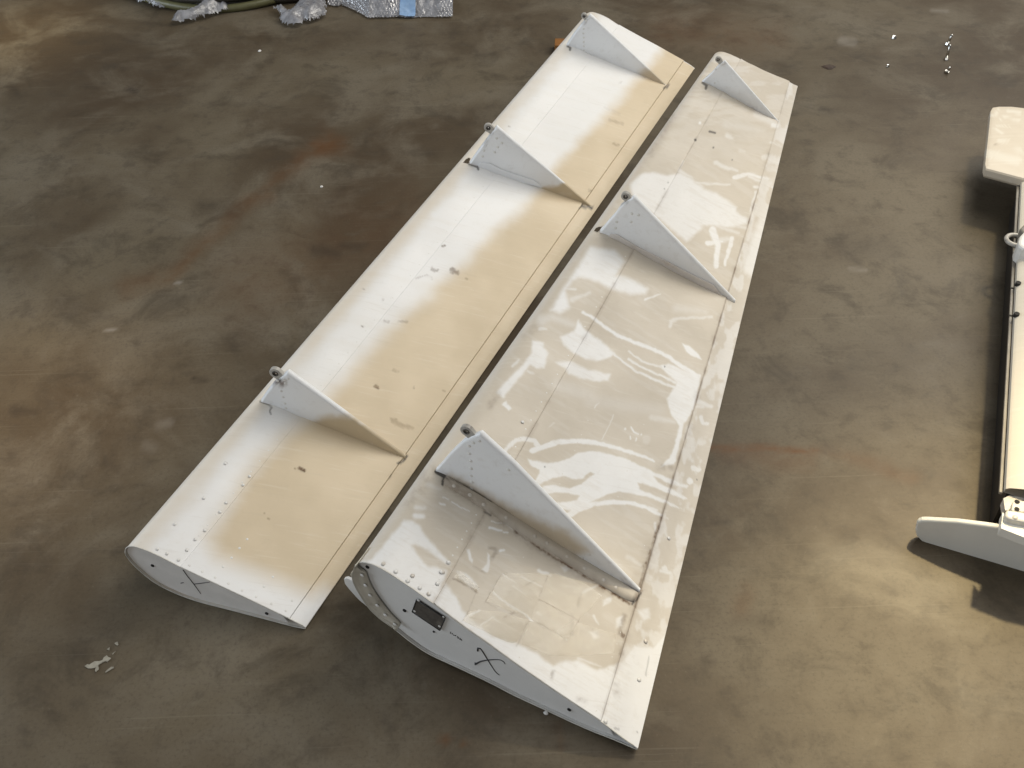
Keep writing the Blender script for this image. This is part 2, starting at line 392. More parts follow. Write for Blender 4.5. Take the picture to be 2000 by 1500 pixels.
def rivet_mesh(mat, r, h=.32):
    key = (mat, round(r, 4))
    if key in RIV: return RIV[key]
    bm = bmesh.new(); n = 8; rings = []
    for q in (0, .45, .85):
        rings.append([bm.verts.new((r * math.cos(q * math.pi / 2) * math.cos(t * 2 * math.pi / n), r * math.cos(q * math.pi / 2) * math.sin(t * 2 * math.pi / n), r * h * math.sin(q * math.pi / 2))) for t in range(n)])
    for a, b in zip(rings, rings[1:]):
        for t in range(n): bm.faces.new((a[t], a[(t + 1) % n], b[(t + 1) % n], b[t]))
    bm.faces.new(rings[-1])
    me = bpy.data.meshes.new('rivet'); bm.to_mesh(me); bm.free(); me.materials.append(M[mat])
    me.polygons.foreach_set('use_smooth', [True] * len(me.polygons)); RIV[key] = me; return me
def rivet(p, n, parent, mat='rivet', r=.0042):
    o = bpy.data.objects.new('rivet', rivet_mesh(mat, r)); COL.objects.link(o); o.parent = parent
    o.location = Vector(np.asarray(p) - org(parent)); o.rotation_euler = Vector(n).to_track_quat('Z', 'Y').to_euler(); return o

def skin(W, name, va, vb, nu, nv, mat, root, paint, proud=0.0, drop_a=0.0, drop_b=0.0, cut=None, u0=0.0, u1=1.0):
    t = np.linspace(0, 1, nu); u = u0 + (u1 - u0) * W.uw(t)
    x = np.linspace(0, 1, nv); off = np.full(nv, proud)
    if drop_a: x = np.r_[0, x]; off = np.r_[proud - drop_a, off]
    if drop_b: x = np.r_[x, 1]; off = np.r_[off, proud - drop_b]
    a = np.array([va(q) for q in u])[:, None]; b = np.array([vb(q) for q in u])[:, None]
    v = a + (b - a) * x[None, :]; uu = np.broadcast_to(u[:, None], v.shape)
    P = W.P(uu, v) + W.N(uu, v) * off[None, :, None]
    V = P.reshape(-1, 3); px = project(V); F = grid_faces(nu, len(x))
    at = paint(px[:, 0], px[:, 1], V, uu.ravel(), v.ravel())
    if cut is not None:
        ins = m_poly(px[:, 0], px[:, 1], cut, .5) > .5
        # only on the visible upper side of the nose
        ins &= (v.ravel() < W.vle + .03)
        F = F[~ins[F].all(1)]
    return mesh(name, V, F, mat, root, True, at)

def end_polygon(W, t0, t1, inset, depth):
    """section outline of the near end, inset towards its middle and set back along the span"""
    C = W.prof; sel = (W.v > t0) & (W.v < t1); Q = C[sel][::5]
    T = np.gradient(Q, axis=0); T /= np.linalg.norm(T, axis=1, keepdims=True) + 1e-9
    Nn = np.c_[-T[:, 1], T[:, 0]]; cen = C.mean(0)
    sg = np.sign(((cen - Q) * Nn).sum(1).mean()); Q = Q + Nn * sg * inset
    sp = (W.B[0] - W.A[0]); nrm = np.array([-W.d[1], W.d[0], 0]); nrm *= np.sign(nrm @ sp)
    return np.c_[W.o[0] + W.d[0] * Q[:, 0], W.o[1] + W.d[1] * Q[:, 0], Q[:, 1]] + nrm * depth, nrm
def on_end(W, px, out=.0):
    """photo pixel -> point on the near end plane moved `out` metres towards the viewer"""
    sp = (W.B[0] - W.A[0]); nrm = np.array([-W.d[1], W.d[0], 0]); nrm *= np.sign(nrm @ sp)
    o = W.o - nrm[:2] * out
    return plane_hit(px, o, W.d)

def bracket(W, root, label, outline, base, thick, riv, lug, paintmask, strip=None, stripmat='strip', lug_r=13, rsize=.0040, flange=None, hide_lug=False):
    """triangular hinge fairing standing on the skin: outline = front edge then ridge in photo pixels, base = two points on the skin"""
    h0 = W.hit(base[0])[0]; h1 = W.hit(base[1])[0]
    o = h0[:2]; d = h1[:2] - h0[:2]; Ln = np.linalg.norm(d); d /= Ln
    nrm = np.array([-d[1], d[0], 0]); nrm *= np.sign(nrm @ (W.B[0] - W.A[0]))
    q = lambda p: (lambda h: np.array([(h[:2] - o) @ d, h[2]]))(plane_hit(p, o, d))
    T = np.array([q(p) for p in outline])
    for i in range(1, len(T)): T[i, 0] = max(T[i, 0], T[i - 1, 0] + .002)
    a = np.unique(np.r_[np.linspace(T[0, 0], T[-1, 0], 70), T[:, 0]]); top = np.interp(a, T[:, 0], T[:, 1])
    # height of the skin below the plate
    C = []
    for x in a:
        p = np.array([o[0] + d[0] * x, o[1] + d[1] * x, 2.0]); r = W.bvh.ray_cast(Vector(p), Vector((0, 0, -1)))
        C.append(r[0][2] if r[0] is not None else 0.02)
    C = np.array(C); lo = np.minimum(C - .012, top - .002); lo = np.maximum(lo, .004)
    nh = 22; V = []; cross = None
    for x, zt, zb in zip(a, top, lo):
        f = (x - a[0]) / (a[-1] - a[0]); w_ = thick * (1 - .45 * f); rad = min(w_ / 2, max((zt - zb) * .45, .001))
        pts = [(0.0, zb + (zt - rad - zb) * j / nh) for j in range(nh + 1)]
        pts += [(rad * (1 - math.cos(q_)) * w_ / (2 * rad), zt - rad + rad * math.sin(q_)) for q_ in np.linspace(0, math.pi, 9)[1:-1]]
        pts += [(w_, zt - rad - (zt - rad - zb) * j / 6) for j in range(7)]
        V.append([(o[0] + d[0] * x + nrm[0] * y, o[1] + d[1] * x + nrm[1] * y, z) for y, z in pts])
    V = np.array(V); na, nc = V.shape[:2]; VV = V.reshape(-1, 3)
    F = [tuple(int(i) for i in f) for f in grid_faces(na, nc)] + [tuple(range(nc - 1, -1, -1)), tuple(range((na - 1) * nc, na * nc))]
    pr = project(VV); X_, Y_ = pr[:, 0], pr[:, 1]
    at = np.zeros((len(VV), 3)); at[:, 0] = 1
    for P_, so, st in paintmask.get('tan', []): at[:, 0] = np.minimum(at[:, 0], 1 - st * m_poly(X_ + (vnoise(X_ / 9, Y_ / 9, 4) - .5) * 6, Y_ + (vnoise(X_ / 9, Y_ / 9, 5) - .5) * 6, P_, so))
    for P_, wd, so, st in paintmask.get('grime', []): at[:, 1] = np.maximum(at[:, 1], st * m_line(X_ + (vnoise(X_ / 5, Y_ / 5, 6) - .5) * 8, Y_ + (vnoise(X_ / 5, Y_ / 5, 7) - .5) * 8, P_, wd, so))
    for P_, wd, so, st in paintmask.get('black', []): at[:, 2] = np.maximum(at[:, 2], st * m_line(X_, Y_, P_, wd, so))
    b = mesh('hinge_bracket', VV, F, M['bracket'], root, True, at, origin=tuple(h0)); b['label'] = label
    out = lambda px, e: plane_hit(px, o - nrm[:2] * e, d)
    for p in riv:
        rivet(out(p, -.0003), -nrm, b, 'rivet', rsize)
    if strip is not None:
        P = [out(p, .0005) for p in strip]; Vs, Fs = prism(P, -nrm * .003)
        so = mesh('attachment_strip', Vs, Fs, M[stripmat], b, False); bevel(so, .0012)
    # hinge lug with its bearing
    lc, lr = lug
    mid = thick * .42
    c = plane_hit(lc, o + nrm[:2] * mid, d); e = plane_hit((lc[0] + lr, lc[1]), o + nrm[:2] * mid, d); r = np.linalg.norm(e - c) * .86
    th = thick * .55; D3 = np.array([d[0], d[1], 0]); Z = np.array([0, 0, 1.0])
    n = 26; ring = []
    foot = plane_hit(outline[-2], o + nrm[:2] * mid, d)
    fd = D3 * .70 - Z * .71
    for y in (-th / 2, th / 2):
        for rr in (1.0, .48):
            for t in range(n):
                q_ = 2 * math.pi * t / n; v_ = math.cos(q_) * D3 + math.sin(q_) * Z
                st_ = 1.0
                p = c + v_ * r * rr
                if rr == 1.0 and v_ @ fd > .45: p = p + fd * r * 1.3 * (v_ @ fd)
                ring.append(p + nrm * y)
    F = []
    for t in range(n):
        t2 = (t + 1) % n
        F += [(t, t2, n + t2, n + t), (2 * n + t, 3 * n + t, 3 * n + t2, 2 * n + t2), (t, 2 * n + t, 2 * n + t2, t2), (n + t, n + t2, 3 * n + t2, 3 * n + t)]
    r0 = r
    lg = mesh('hinge_lug', ring, F, M['lug'], b, False); bevel(lg, .0012)
    # spherical bearing: race and ball
    V = []; F = []
    nn, mm = 20, 8
    for t in range(nn):
        q_ = 2 * math.pi * t / nn; v_ = math.cos(q_) * D3 + math.sin(q_) * Z
        for u_ in range(mm):
            w2 = 2 * math.pi * u_ / mm; V.append(c - nrm * (th / 2) * .8 + v_ * (r * .44 + r * .12 * math.cos(w2)) + nrm * r * .16 * math.sin(w2))
    for t in range(nn):
        for u_ in range(mm): F.append((t * mm + u_, ((t + 1) % nn) * mm + u_, ((t + 1) % nn) * mm + (u_ + 1) % mm, t * mm + (u_ + 1) % mm))
    k0 = len(V); Fr = list(F)
    for i in range(7):
        for t in range(12):
            q_ = math.pi * (i + .001) / 6.002; w2 = 2 * math.pi * t / 12
            V.append(c + r * .40 * (math.sin(q_) * (math.cos(w2) * D3 + math.sin(w2) * Z)) + nrm * (r * .30 * math.cos(q_)))
    for i in range(6):
        for t in range(12): F.append((k0 + i * 12 + t, k0 + i * 12 + (t + 1) % 12, k0 + (i + 1) * 12 + (t + 1) % 12, k0 + (i + 1) * 12 + t))
    mesh('bearing', V[:k0], Fr, M['bearing'], lg)
    mesh('bearing_ball', V[k0:], [tuple(i - k0 for i in f) for f in F[len(Fr):]], M['ball'], lg)
    return b, o, d, nrm
M['strip'] = plain('dusty attachment strip', (.74, .70, .66), .36, var=.06, sc=30, dirt=(.60, .52, .44))
M['strip_clean'] = plain('clean attachment strip', (.84, .855, .87), .32, var=.04, sc=30)

# ================================================================== narrow tan flap
LT = [(597, 1225.5), (575, 1213), (525, 1189), (475, 1165), (415, 1137), (352, 1107), (307, 1084), (275, 1071), (258, 1066.5), (248, 1069)]
LB = [(244.5, 1077), (248, 1087), (265, 1107), (300, 1136), (340, 1157), (387, 1175), (450, 1191), (525, 1211), (575, 1224), (597, 1229)]
WL = Wing(LT, LB, (400, 1178.5), (597, 1230), (1357, 133), (1137, 44), .003)
n_ = WL.N(np.array(.5), np.array(.3)); WL.flip = 1.0 if n_[2] > 0 else -1.0
lroot = empty('wing_flap', tuple(WL.o) + (0,))
tag(lroot, 'narrow flap with a tan sprayed panel, left of the blotchy beige flap', 'flap')
TANP = [(700, 1190), (632, 1152), (605, 1160), (530, 1131), (425, 1088), (408, 1050), (449, 982), (482, 925), (560, 846), (640, 775), (722, 684), (788, 619), (860, 556), (920, 502), (968, 454), (1016, 412), (1060, 367), (1090, 322),
        (1140, 270), (1190, 217), (1234, 168), (1285, 112), (1310, 60), (1420, 100), (1420, 140), (1100, 600)]
LSP = [((589, 917), 10, .95), ((578, 914), 4, .7), ((735.5, 755.6), 7, .9), ((807.5, 756.5), 3.5, .8), ((848, 527), 10, .5), ((887, 530), 13, .6), ((911, 545), 5, .5), ((866, 481), 4, .8), ((755, 627), 8, .35), ((708, 638), 4, .7), ((441, 904), 5, .5),
       ((524, 1013), 3, .8), ((517, 1003), 2, .6), ((995, 247), 3, .5), ((1151, 372), 4, .8), ((709, 565), 3, .6), ((749, 585), 4, .3), ((1211, 161), 3, .4), ((867, 764), 3, .5)]
def paint_left(X, Y, V, u, v):
    a = np.zeros((len(X), 3)); n1 = (fbm(V[:, 0] * 22, V[:, 1] * 22, 1) - .5)
    so = 9 + 16 * np.clip((Y - 150) / 900, 0, 1)
    tanm = m_poly(X + n1 * 22, Y + n1 * 16, TANP, 1.0) * 0
    xs = X + n1 * 12; ys = Y + n1 * 9
    near = m_poly(xs, ys, TANP, 36); far = m_poly(xs, ys, TANP, 18); f = np.clip((Y - 300) / 500, 0, 1)
    tanm = far * (1 - f) + near * f
    # tan band along the leading edge that the white coat missed
    s_ = v - VSL
    lead = sstep(1 - (-(s_) - .002) / (.048 + .04 * n1)) * .52
    lead = np.where(s_ > 0, .52, lead)
    lead = lead * (.55 + .45 * np.clip(fbm(u * 14, v * 9, 5) * 2 - .4, 0, 1))
    streak = .10 * np.clip(fbm(V[:, 0] * 6, V[:, 1] * 50, 11) - .45, 0, 1) / .3
    a[:, 0] = np.clip(1 - np.maximum(tanm, lead) - streak * .6, 0, 1)
    warp = (vnoise(X / 4, Y / 4, 8) - .5) * 3.5; warp2 = (vnoise(X / 4, Y / 4, 18) - .5) * 3.5
    for p, r, s in LSP: a[:, 1] = np.maximum(a[:, 1], s * m_line(X + warp, Y + warp2, [(p[0] - r * .45, p[1] - r * .2), (p[0] + r * .45, p[1] + r * .2)], r * .7, 1.5))
    a[:, 1] = np.maximum(a[:, 1], .32 * m_poly(X + warp * .6, Y + warp2 * .6, zm([(1555, 750), (1640, 765), (1660, 800), (1830, 860), (1820, 880), (1750, 885), (1600, 830)], 5.555, 480, 680), 1.2))
    for P, wd, s in ((zm([(1040, 545), (1110, 525), (1150, 550)], 3.333, 500, 380), 2.5, .3), (zm([(925, 825), (985, 830)], 3.333, 500, 380), 4, .35), (zm([(890, 1140), (925, 1155)], 3.333, 500, 380), 3, .4),
                     (zm([(1600, 235), (1650, 260)], 5.555, 480, 680), 3, .4), (zm([(700, 740), (600, 700)], 3.333, 1000, 0), 4, .12), (zm([(1740, 400), (1790, 420)], 5, 850, 200), 4, .35), (zm([(1700, 170), (1830, 210)], 5, 850, 200), 5, .25)):
        a[:, 1] = np.maximum(a[:, 1], s * m_line(X + warp * .5, Y + warp2 * .5, P, wd, 1.3))
    for P, wd, s in ((zm([(155, 578), (230, 606), (284, 640), (262, 672), (262, 695), (275, 715)], 5.555, 480, 680), 2.6, .75), (zm([(1650, 1250), (1705, 1228), (1745, 1180)], 5.555, 480, 680), 5, .75),
                     (zm([(1580, 1375), (1560, 1410)], 5.555, 480, 680), 4, .4), (zm([(190, 600), (225, 622), (222, 650)], 6.667, 1080, 0), 4, .8), (zm([(1450, 1145), (1480, 1140), (1500, 1115)], 6.667, 1080, 0), 5, .75),
                     (zm([(1440, 1003), (1480, 1020), (1535, 1026)], 5, 850, 200), 6, .95), (zm([(330, 605), (415, 632), (420, 655)], 5, 850, 200), 4, .85), (zm([(1410, 1030), (1440, 1015)], 5, 850, 200), 4, .5)):
        a[:, 2] = np.maximum(a[:, 2], s * m_line(X, Y, P, wd, 1.2))
    return a
VSL = WL.hit((631, 640))[3]
print('VSL', VSL, WL.vle)
s1 = WL.seam((360, 1096), (1154, 115)); s2 = WL.seam((574, 1195), (1322, 137))
def clampv(f): return lambda u: f(u)
skin(WL, 'trailing_edge_strip', lambda u: 0.0, lambda u: s2(u) - .0007, 240, 26, M['skin_tan'], lroot, paint_left, 0, 0, .0016)
skin(WL, 'main_skin', lambda u: s2(u) + .0001, s1, 420, 150, M['skin_tan'], lroot, paint_left, .0016, .003, .004)
NOTCHL = zm([(270, 590), (285, 560), (315, 540), (362, 532), (330, 600), (300, 606)], 5, 850, 200)
skin(WL, 'nose_skin', lambda u: s1(u) - .004, lambda u: WL.vle + .16, 520, 120, M['skin_tan'], lroot, paint_left, 0, 0, 0, cut=NOTCHL)
skin(WL, 'lower_skin', lambda u: WL.vle + .158, lambda u: 1.0, 60, 30, M['skin_tan'], lroot, paint_left, 0)
P, nr = end_polygon(WL, .070, .955, .0016, .004)
e = mesh('end_rib', *prism(P[::-1], nr * .003), M['end_warm'], lroot, False)
Pf = WL.B[::6]; e = mesh('end_rib', *prism(Pf, -nr * .004), M['end_warm'], lroot, False)
mesh('skin_edge', *tube(WL.A[4::5] - nr * .0002, .0011, 5), M['rim'], lroot)
for p in ((298, 1104.5), (521, 1198)):
    c = on_end(WL, p, -.0035); mesh('drain_hole', *tube([c - nr * .0012, c + nr * .002], .0034, 10), M['hole'], lroot, False)
for P in (zm([(630, 452), (662, 498), (700, 545), (735, 592), (768, 640)], 4, 200, 1000), zm([(718, 563), (760, 558), (800, 553), (838, 548)], 4, 200, 1000), zm([(612, 556), (635, 551)], 4, 200, 1000)):
    Q = spline([on_end(WL, p, -.0036) for p in P], 10); mesh('marker_stroke', *tube(Q, np.interp(np.linspace(0, 1, 10), [0, .6, 1], [.0009, .0009, .0005]), 5), M['ink'], lroot)
LR = zm([(430, 290), (505, 325), (595, 375), (680, 420), (780, 468), (880, 515), (985, 562), (1090, 615), (1200, 665), (1320, 720), (1432, 775), (1490, 848),
         (660, 298), (725, 215), (800, 145), (940, 430), (1008, 360), (1070, 285), (1130, 215), (1260, 585), (1330, 510), (1480, 695)], 4, 200, 1000)
LR += zm([(815, 325), (705, 440), (665, 500), (858, 268), (372, 580), (560, 410), (700, 185)], 3.333, 230, 850)
for p in LR:
    h = WL.hit(p)
    if h: rivet(h[0] + h[1] * .001, h[1], lroot, 'rivet', .0032)
for i in range(46):
    u = .03 + .92 * WL.uw(i / 45); v = s1(u) + .012
    rivet(WL.P(np.array(u), np.array(v)) - WL.N(np.array(u), np.array(v)) * .0006, WL.N(np.array(u), np.array(v)), lroot, 'rivet', .0026)
z8 = lambda P: zm(P, 5.555, 480, 680)
bracket(WL, lroot, 'nearest hinge bracket, tan overspray along its tail', [(508, 784), (520, 766), (533, 750), (547, 737), (561, 727.5), (792, 893)], [(508, 785), (791, 896)], .017,
        z8([(385, 465), (405, 530), (425, 600), (435, 650), (430, 380), (460, 330), (345, 355), (420, 345)]), ((539, 727), 13),
        {'tan': [([(580, 850), (600, 826), (640, 814), (690, 812), (740, 840), (830, 905), (780, 915)], 11, .95)], 'grime': [([(530, 742), (552, 748)], 12, 5, .8)], 'black': [(z8([(340, 360), (375, 350), (350, 345)]), 5, 2, .8)]}, rsize=.0036)
z6 = lambda P: zm(P, 5, 850, 200)
bracket(WL, lroot, 'bluish white middle hinge bracket with a riveted strip along its base', [(917, 319), (932, 297), (950, 273), (962, 256), (970, 247), (1156, 404)], [(918, 320), (1150, 402)], .017,
        z6([(600, 350), (650, 395), (610, 437), (580, 485), (475, 470), (462, 527), (460, 615), (505, 632), (430, 655), (500, 685), (575, 660), (655, 692), (738, 720), (830, 752), (937, 787)]), ((954, 248.5), 10),
        {'tan': [([(1030, 374), (1062, 366), (1090, 362), (1110, 356), (1175, 405), (1140, 415)], 4, .95)], 'grime': [([(948, 280), (962, 258)], 5, 3, .6)]},
        strip=z6([(412, 655), (425, 600), (440, 582), (535, 592), (660, 655), (960, 755), (1030, 800), (1010, 815), (760, 765), (540, 705)]), stripmat='strip_clean', rsize=.0042)
z7 = lambda P: zm(P, 6.667, 1080, 0)
bracket(WL, lroot, 'farthest hinge bracket with a column of tiny rivets', [(1106, 88), (1120, 67), (1135.5, 47), (1147, 34), (1153.5, 28.5), (1302, 167.5)], [(1107, 89), (1300, 168)], .018,
        z7([(400, 375), (395, 435), (400, 490), (400, 545), (400, 600), (400, 655), (430, 270), (465, 240)]), ((1141, 30.5), 6.5),
        {'tan': [([(1235, 150), (1258, 138), (1278, 125), (1310, 165), (1295, 175)], 9, .8)], 'grime': [([(1140, 42), (1150, 36)], 5, 3, .6)]}, rsize=.0036)

# ================================================================== broad beige flap
RTp = [(1246, 1462), (1217, 1441.5), (1173.5, 1409), (1104.5, 1363), (1047, 1324), (1001, 1292), (946, 1252), (910, 1227), (874, 1200), (847, 1179), (802, 1147), (775, 1129), (748, 1112), (726, 1101.5), (709, 1097.5), (699, 1099.5)]
RBp = [(694.5, 1106), (694, 1120), (701, 1143), (713, 1166), (730, 1190), (752, 1212), (778, 1234), (802, 1253), (838, 1277), (895, 1303.5), (955, 1332), (1005.6, 1358.7), (1070, 1391), (1143.6, 1422), (1199, 1444), (1246, 1463.5)]
WR = Wing(RTp, RBp, (1040, 1375), (1246, 1471), (1558, 168), (1391, 118), .008)
n_ = WR.N(np.array(.5), np.array(.3)); WR.flip = 1.0 if n_[2] > 0 else -1.0
rroot = empty('wing_flap', tuple(WR.o) + (0,))
tag(rroot, 'broad tapered flap in blotchy beige and white, with a dark plate on its end', 'flap')
Z4 = lambda P: zm(P, 4.444, 950, 480)
Z5 = lambda P: zm(P, 4.255, 950, 780)
Z3 = lambda P: zm(P, 5, 1150, 220)
Z66 = lambda P: zm(P, 5, 660, 880)
ZB = lambda P: zm(P, 3.75, 820, 1000)
WPOLY = [  # bare white areas: outline, softness, strength
    (Z4([(900, 10), (1120, 40), (1200, 140), (1130, 250), (1290, 300), (1400, 370), (1380, 415), (1250, 420), (1080, 375), (960, 310), (830, 275), (740, 300), (690, 400), (720, 540), (640, 590), (560, 560), (640, 420)]), 7, 1),
    (Z4([(640, 790), (760, 740), (800, 640), (830, 700), (870, 740), (960, 800), (1050, 870), (1110, 930), (1080, 970), (960, 1000), (870, 985), (760, 930), (680, 870)]), 4, 1),
    (Z4([(600, 1010), (720, 1000), (860, 1070), (1000, 1100), (1080, 1120), (1060, 1170), (980, 1180), (820, 1150), (720, 1110), (680, 1060)]), 4, .9),
    (Z4([(1500, 1040), (1580, 1020), (1700, 1070), (1850, 1130), (1850, 1200), (1800, 1420), (1590, 1422), (1565, 1330), (1620, 1240), (1650, 1190), (1560, 1100)]), 3, .95),
    (Z4([(1700, 850), (1760, 870), (1850, 950), (1870, 990), (1800, 960), (1730, 920)]), 2, .95),
    (Z4([(400, 820), (500, 840), (500, 880), (540, 930), (500, 1060), (440, 1060), (380, 1030), (150, 1320), (90, 1270), (150, 1200), (330, 1020), (390, 930)]), 4, .95),
    (Z4([(135, 1370), (170, 1350), (220, 1410), (190, 1430)]), 2, 1),
    (Z5([(1500, 0), (1720, 0), (1700, 120), (1640, 200), (1600, 400), (1560, 540), (1450, 560), (1520, 490), (1570, 370), (1600, 220), (1540, 130)]), 2.5, .95),
    (Z5([(340, 490), (430, 520), (560, 525), (690, 490), (760, 440), (880, 430), (1000, 450), (1150, 490), (1300, 560), (1450, 630), (1600, 690), (1680, 720), (1660, 742), (1500, 690), (1390, 640), (1420, 690), (1560, 750), (1680, 825), (1640, 830), (1450, 755), (1260, 690),
         (1280, 750), (1400, 800), (1560, 870), (1630, 915), (1580, 900), (1400, 830), (1280, 800), (1180, 780), (1100, 770), (1000, 790), (900, 840), (780, 920), (680, 965), (650, 960), (700, 920), (560, 900), (540, 850), (640, 855), (760, 830), (780, 800),
         (680, 780), (560, 775), (470, 800), (430, 760), (480, 720), (580, 710), (690, 740), (790, 700), (900, 620), (860, 605), (800, 660), (720, 660), (640, 640), (540, 660), (420, 720), (390, 700), (440, 620), (440, 590), (360, 540)]), 2.2, 1),
    (Z3([(400, 700), (500, 600), (620, 585), (760, 615), (900, 590), (1010, 655), (1130, 740), (1250, 790), (1440, 920), (1440, 965), (1560, 1040), (1540, 1090), (1400, 1120), (1250, 1110), (1130, 1100), (1050, 1180), (960, 1260), (700, 1050), (440, 830)]), 5, .85),
    (Z66([(640, 680), (740, 690), (800, 740), (850, 830), (950, 940), (1070, 1070), (1100, 1110), (1080, 1120), (980, 1060), (870, 970), (760, 920), (720, 930), (770, 1000), (840, 1100), (880, 1130), (950, 1130), (1060, 1170), (1000, 1400), (930, 1490), (430, 1150), (200, 1090), (330, 1060), (480, 880)]), 5, .95),
    ([(847, 1179), (870, 1140), (890, 1165), (905, 1195), (960, 1243), (1008, 1256), (1050, 1278), (1080, 1300), (1105, 1290), (1130, 1290), (1165, 1310), (1195, 1300), (1215, 1290), (1240, 1260), (1275, 1265), (1305, 1230), (1250, 1475), (1173, 1415)], 5, .95),
    (Z66([(1160, 1170), (1250, 1200), (1340, 1290), (1380, 1350), (1300, 1340), (1180, 1240)]), 3, .8),
    (Z66([(1460, 1000), (1490, 1030), (1470, 1190), (1440, 1190), (1400, 1160), (1450, 1100)]), 2, .75),
    (Z66([(1250, 960), (1285, 965), (1315, 1060), (1310, 1095), (1285, 1070)]), 2, .9),
    (ZB([(1340, 640), (1400, 620), (1400, 660), (1340, 690)]), 3, .7), (ZB([(1030, 400), (1080, 390), (1100, 420), (1060, 440)]), 3, .6), (ZB([(1180, 400), (1230, 400), (1230, 440), (1185, 440)]), 3, .6),
    (ZB([(1590, 720), (1680, 700), (1690, 780), (1640, 800)]), 5, .8), (ZB([(1440, 780), (1490, 760), (1480, 830), (1440, 850)]), 4, .7), (ZB([(1240, 880), (1300, 870), (1310, 920), (1270, 930)]), 4, .7),
]
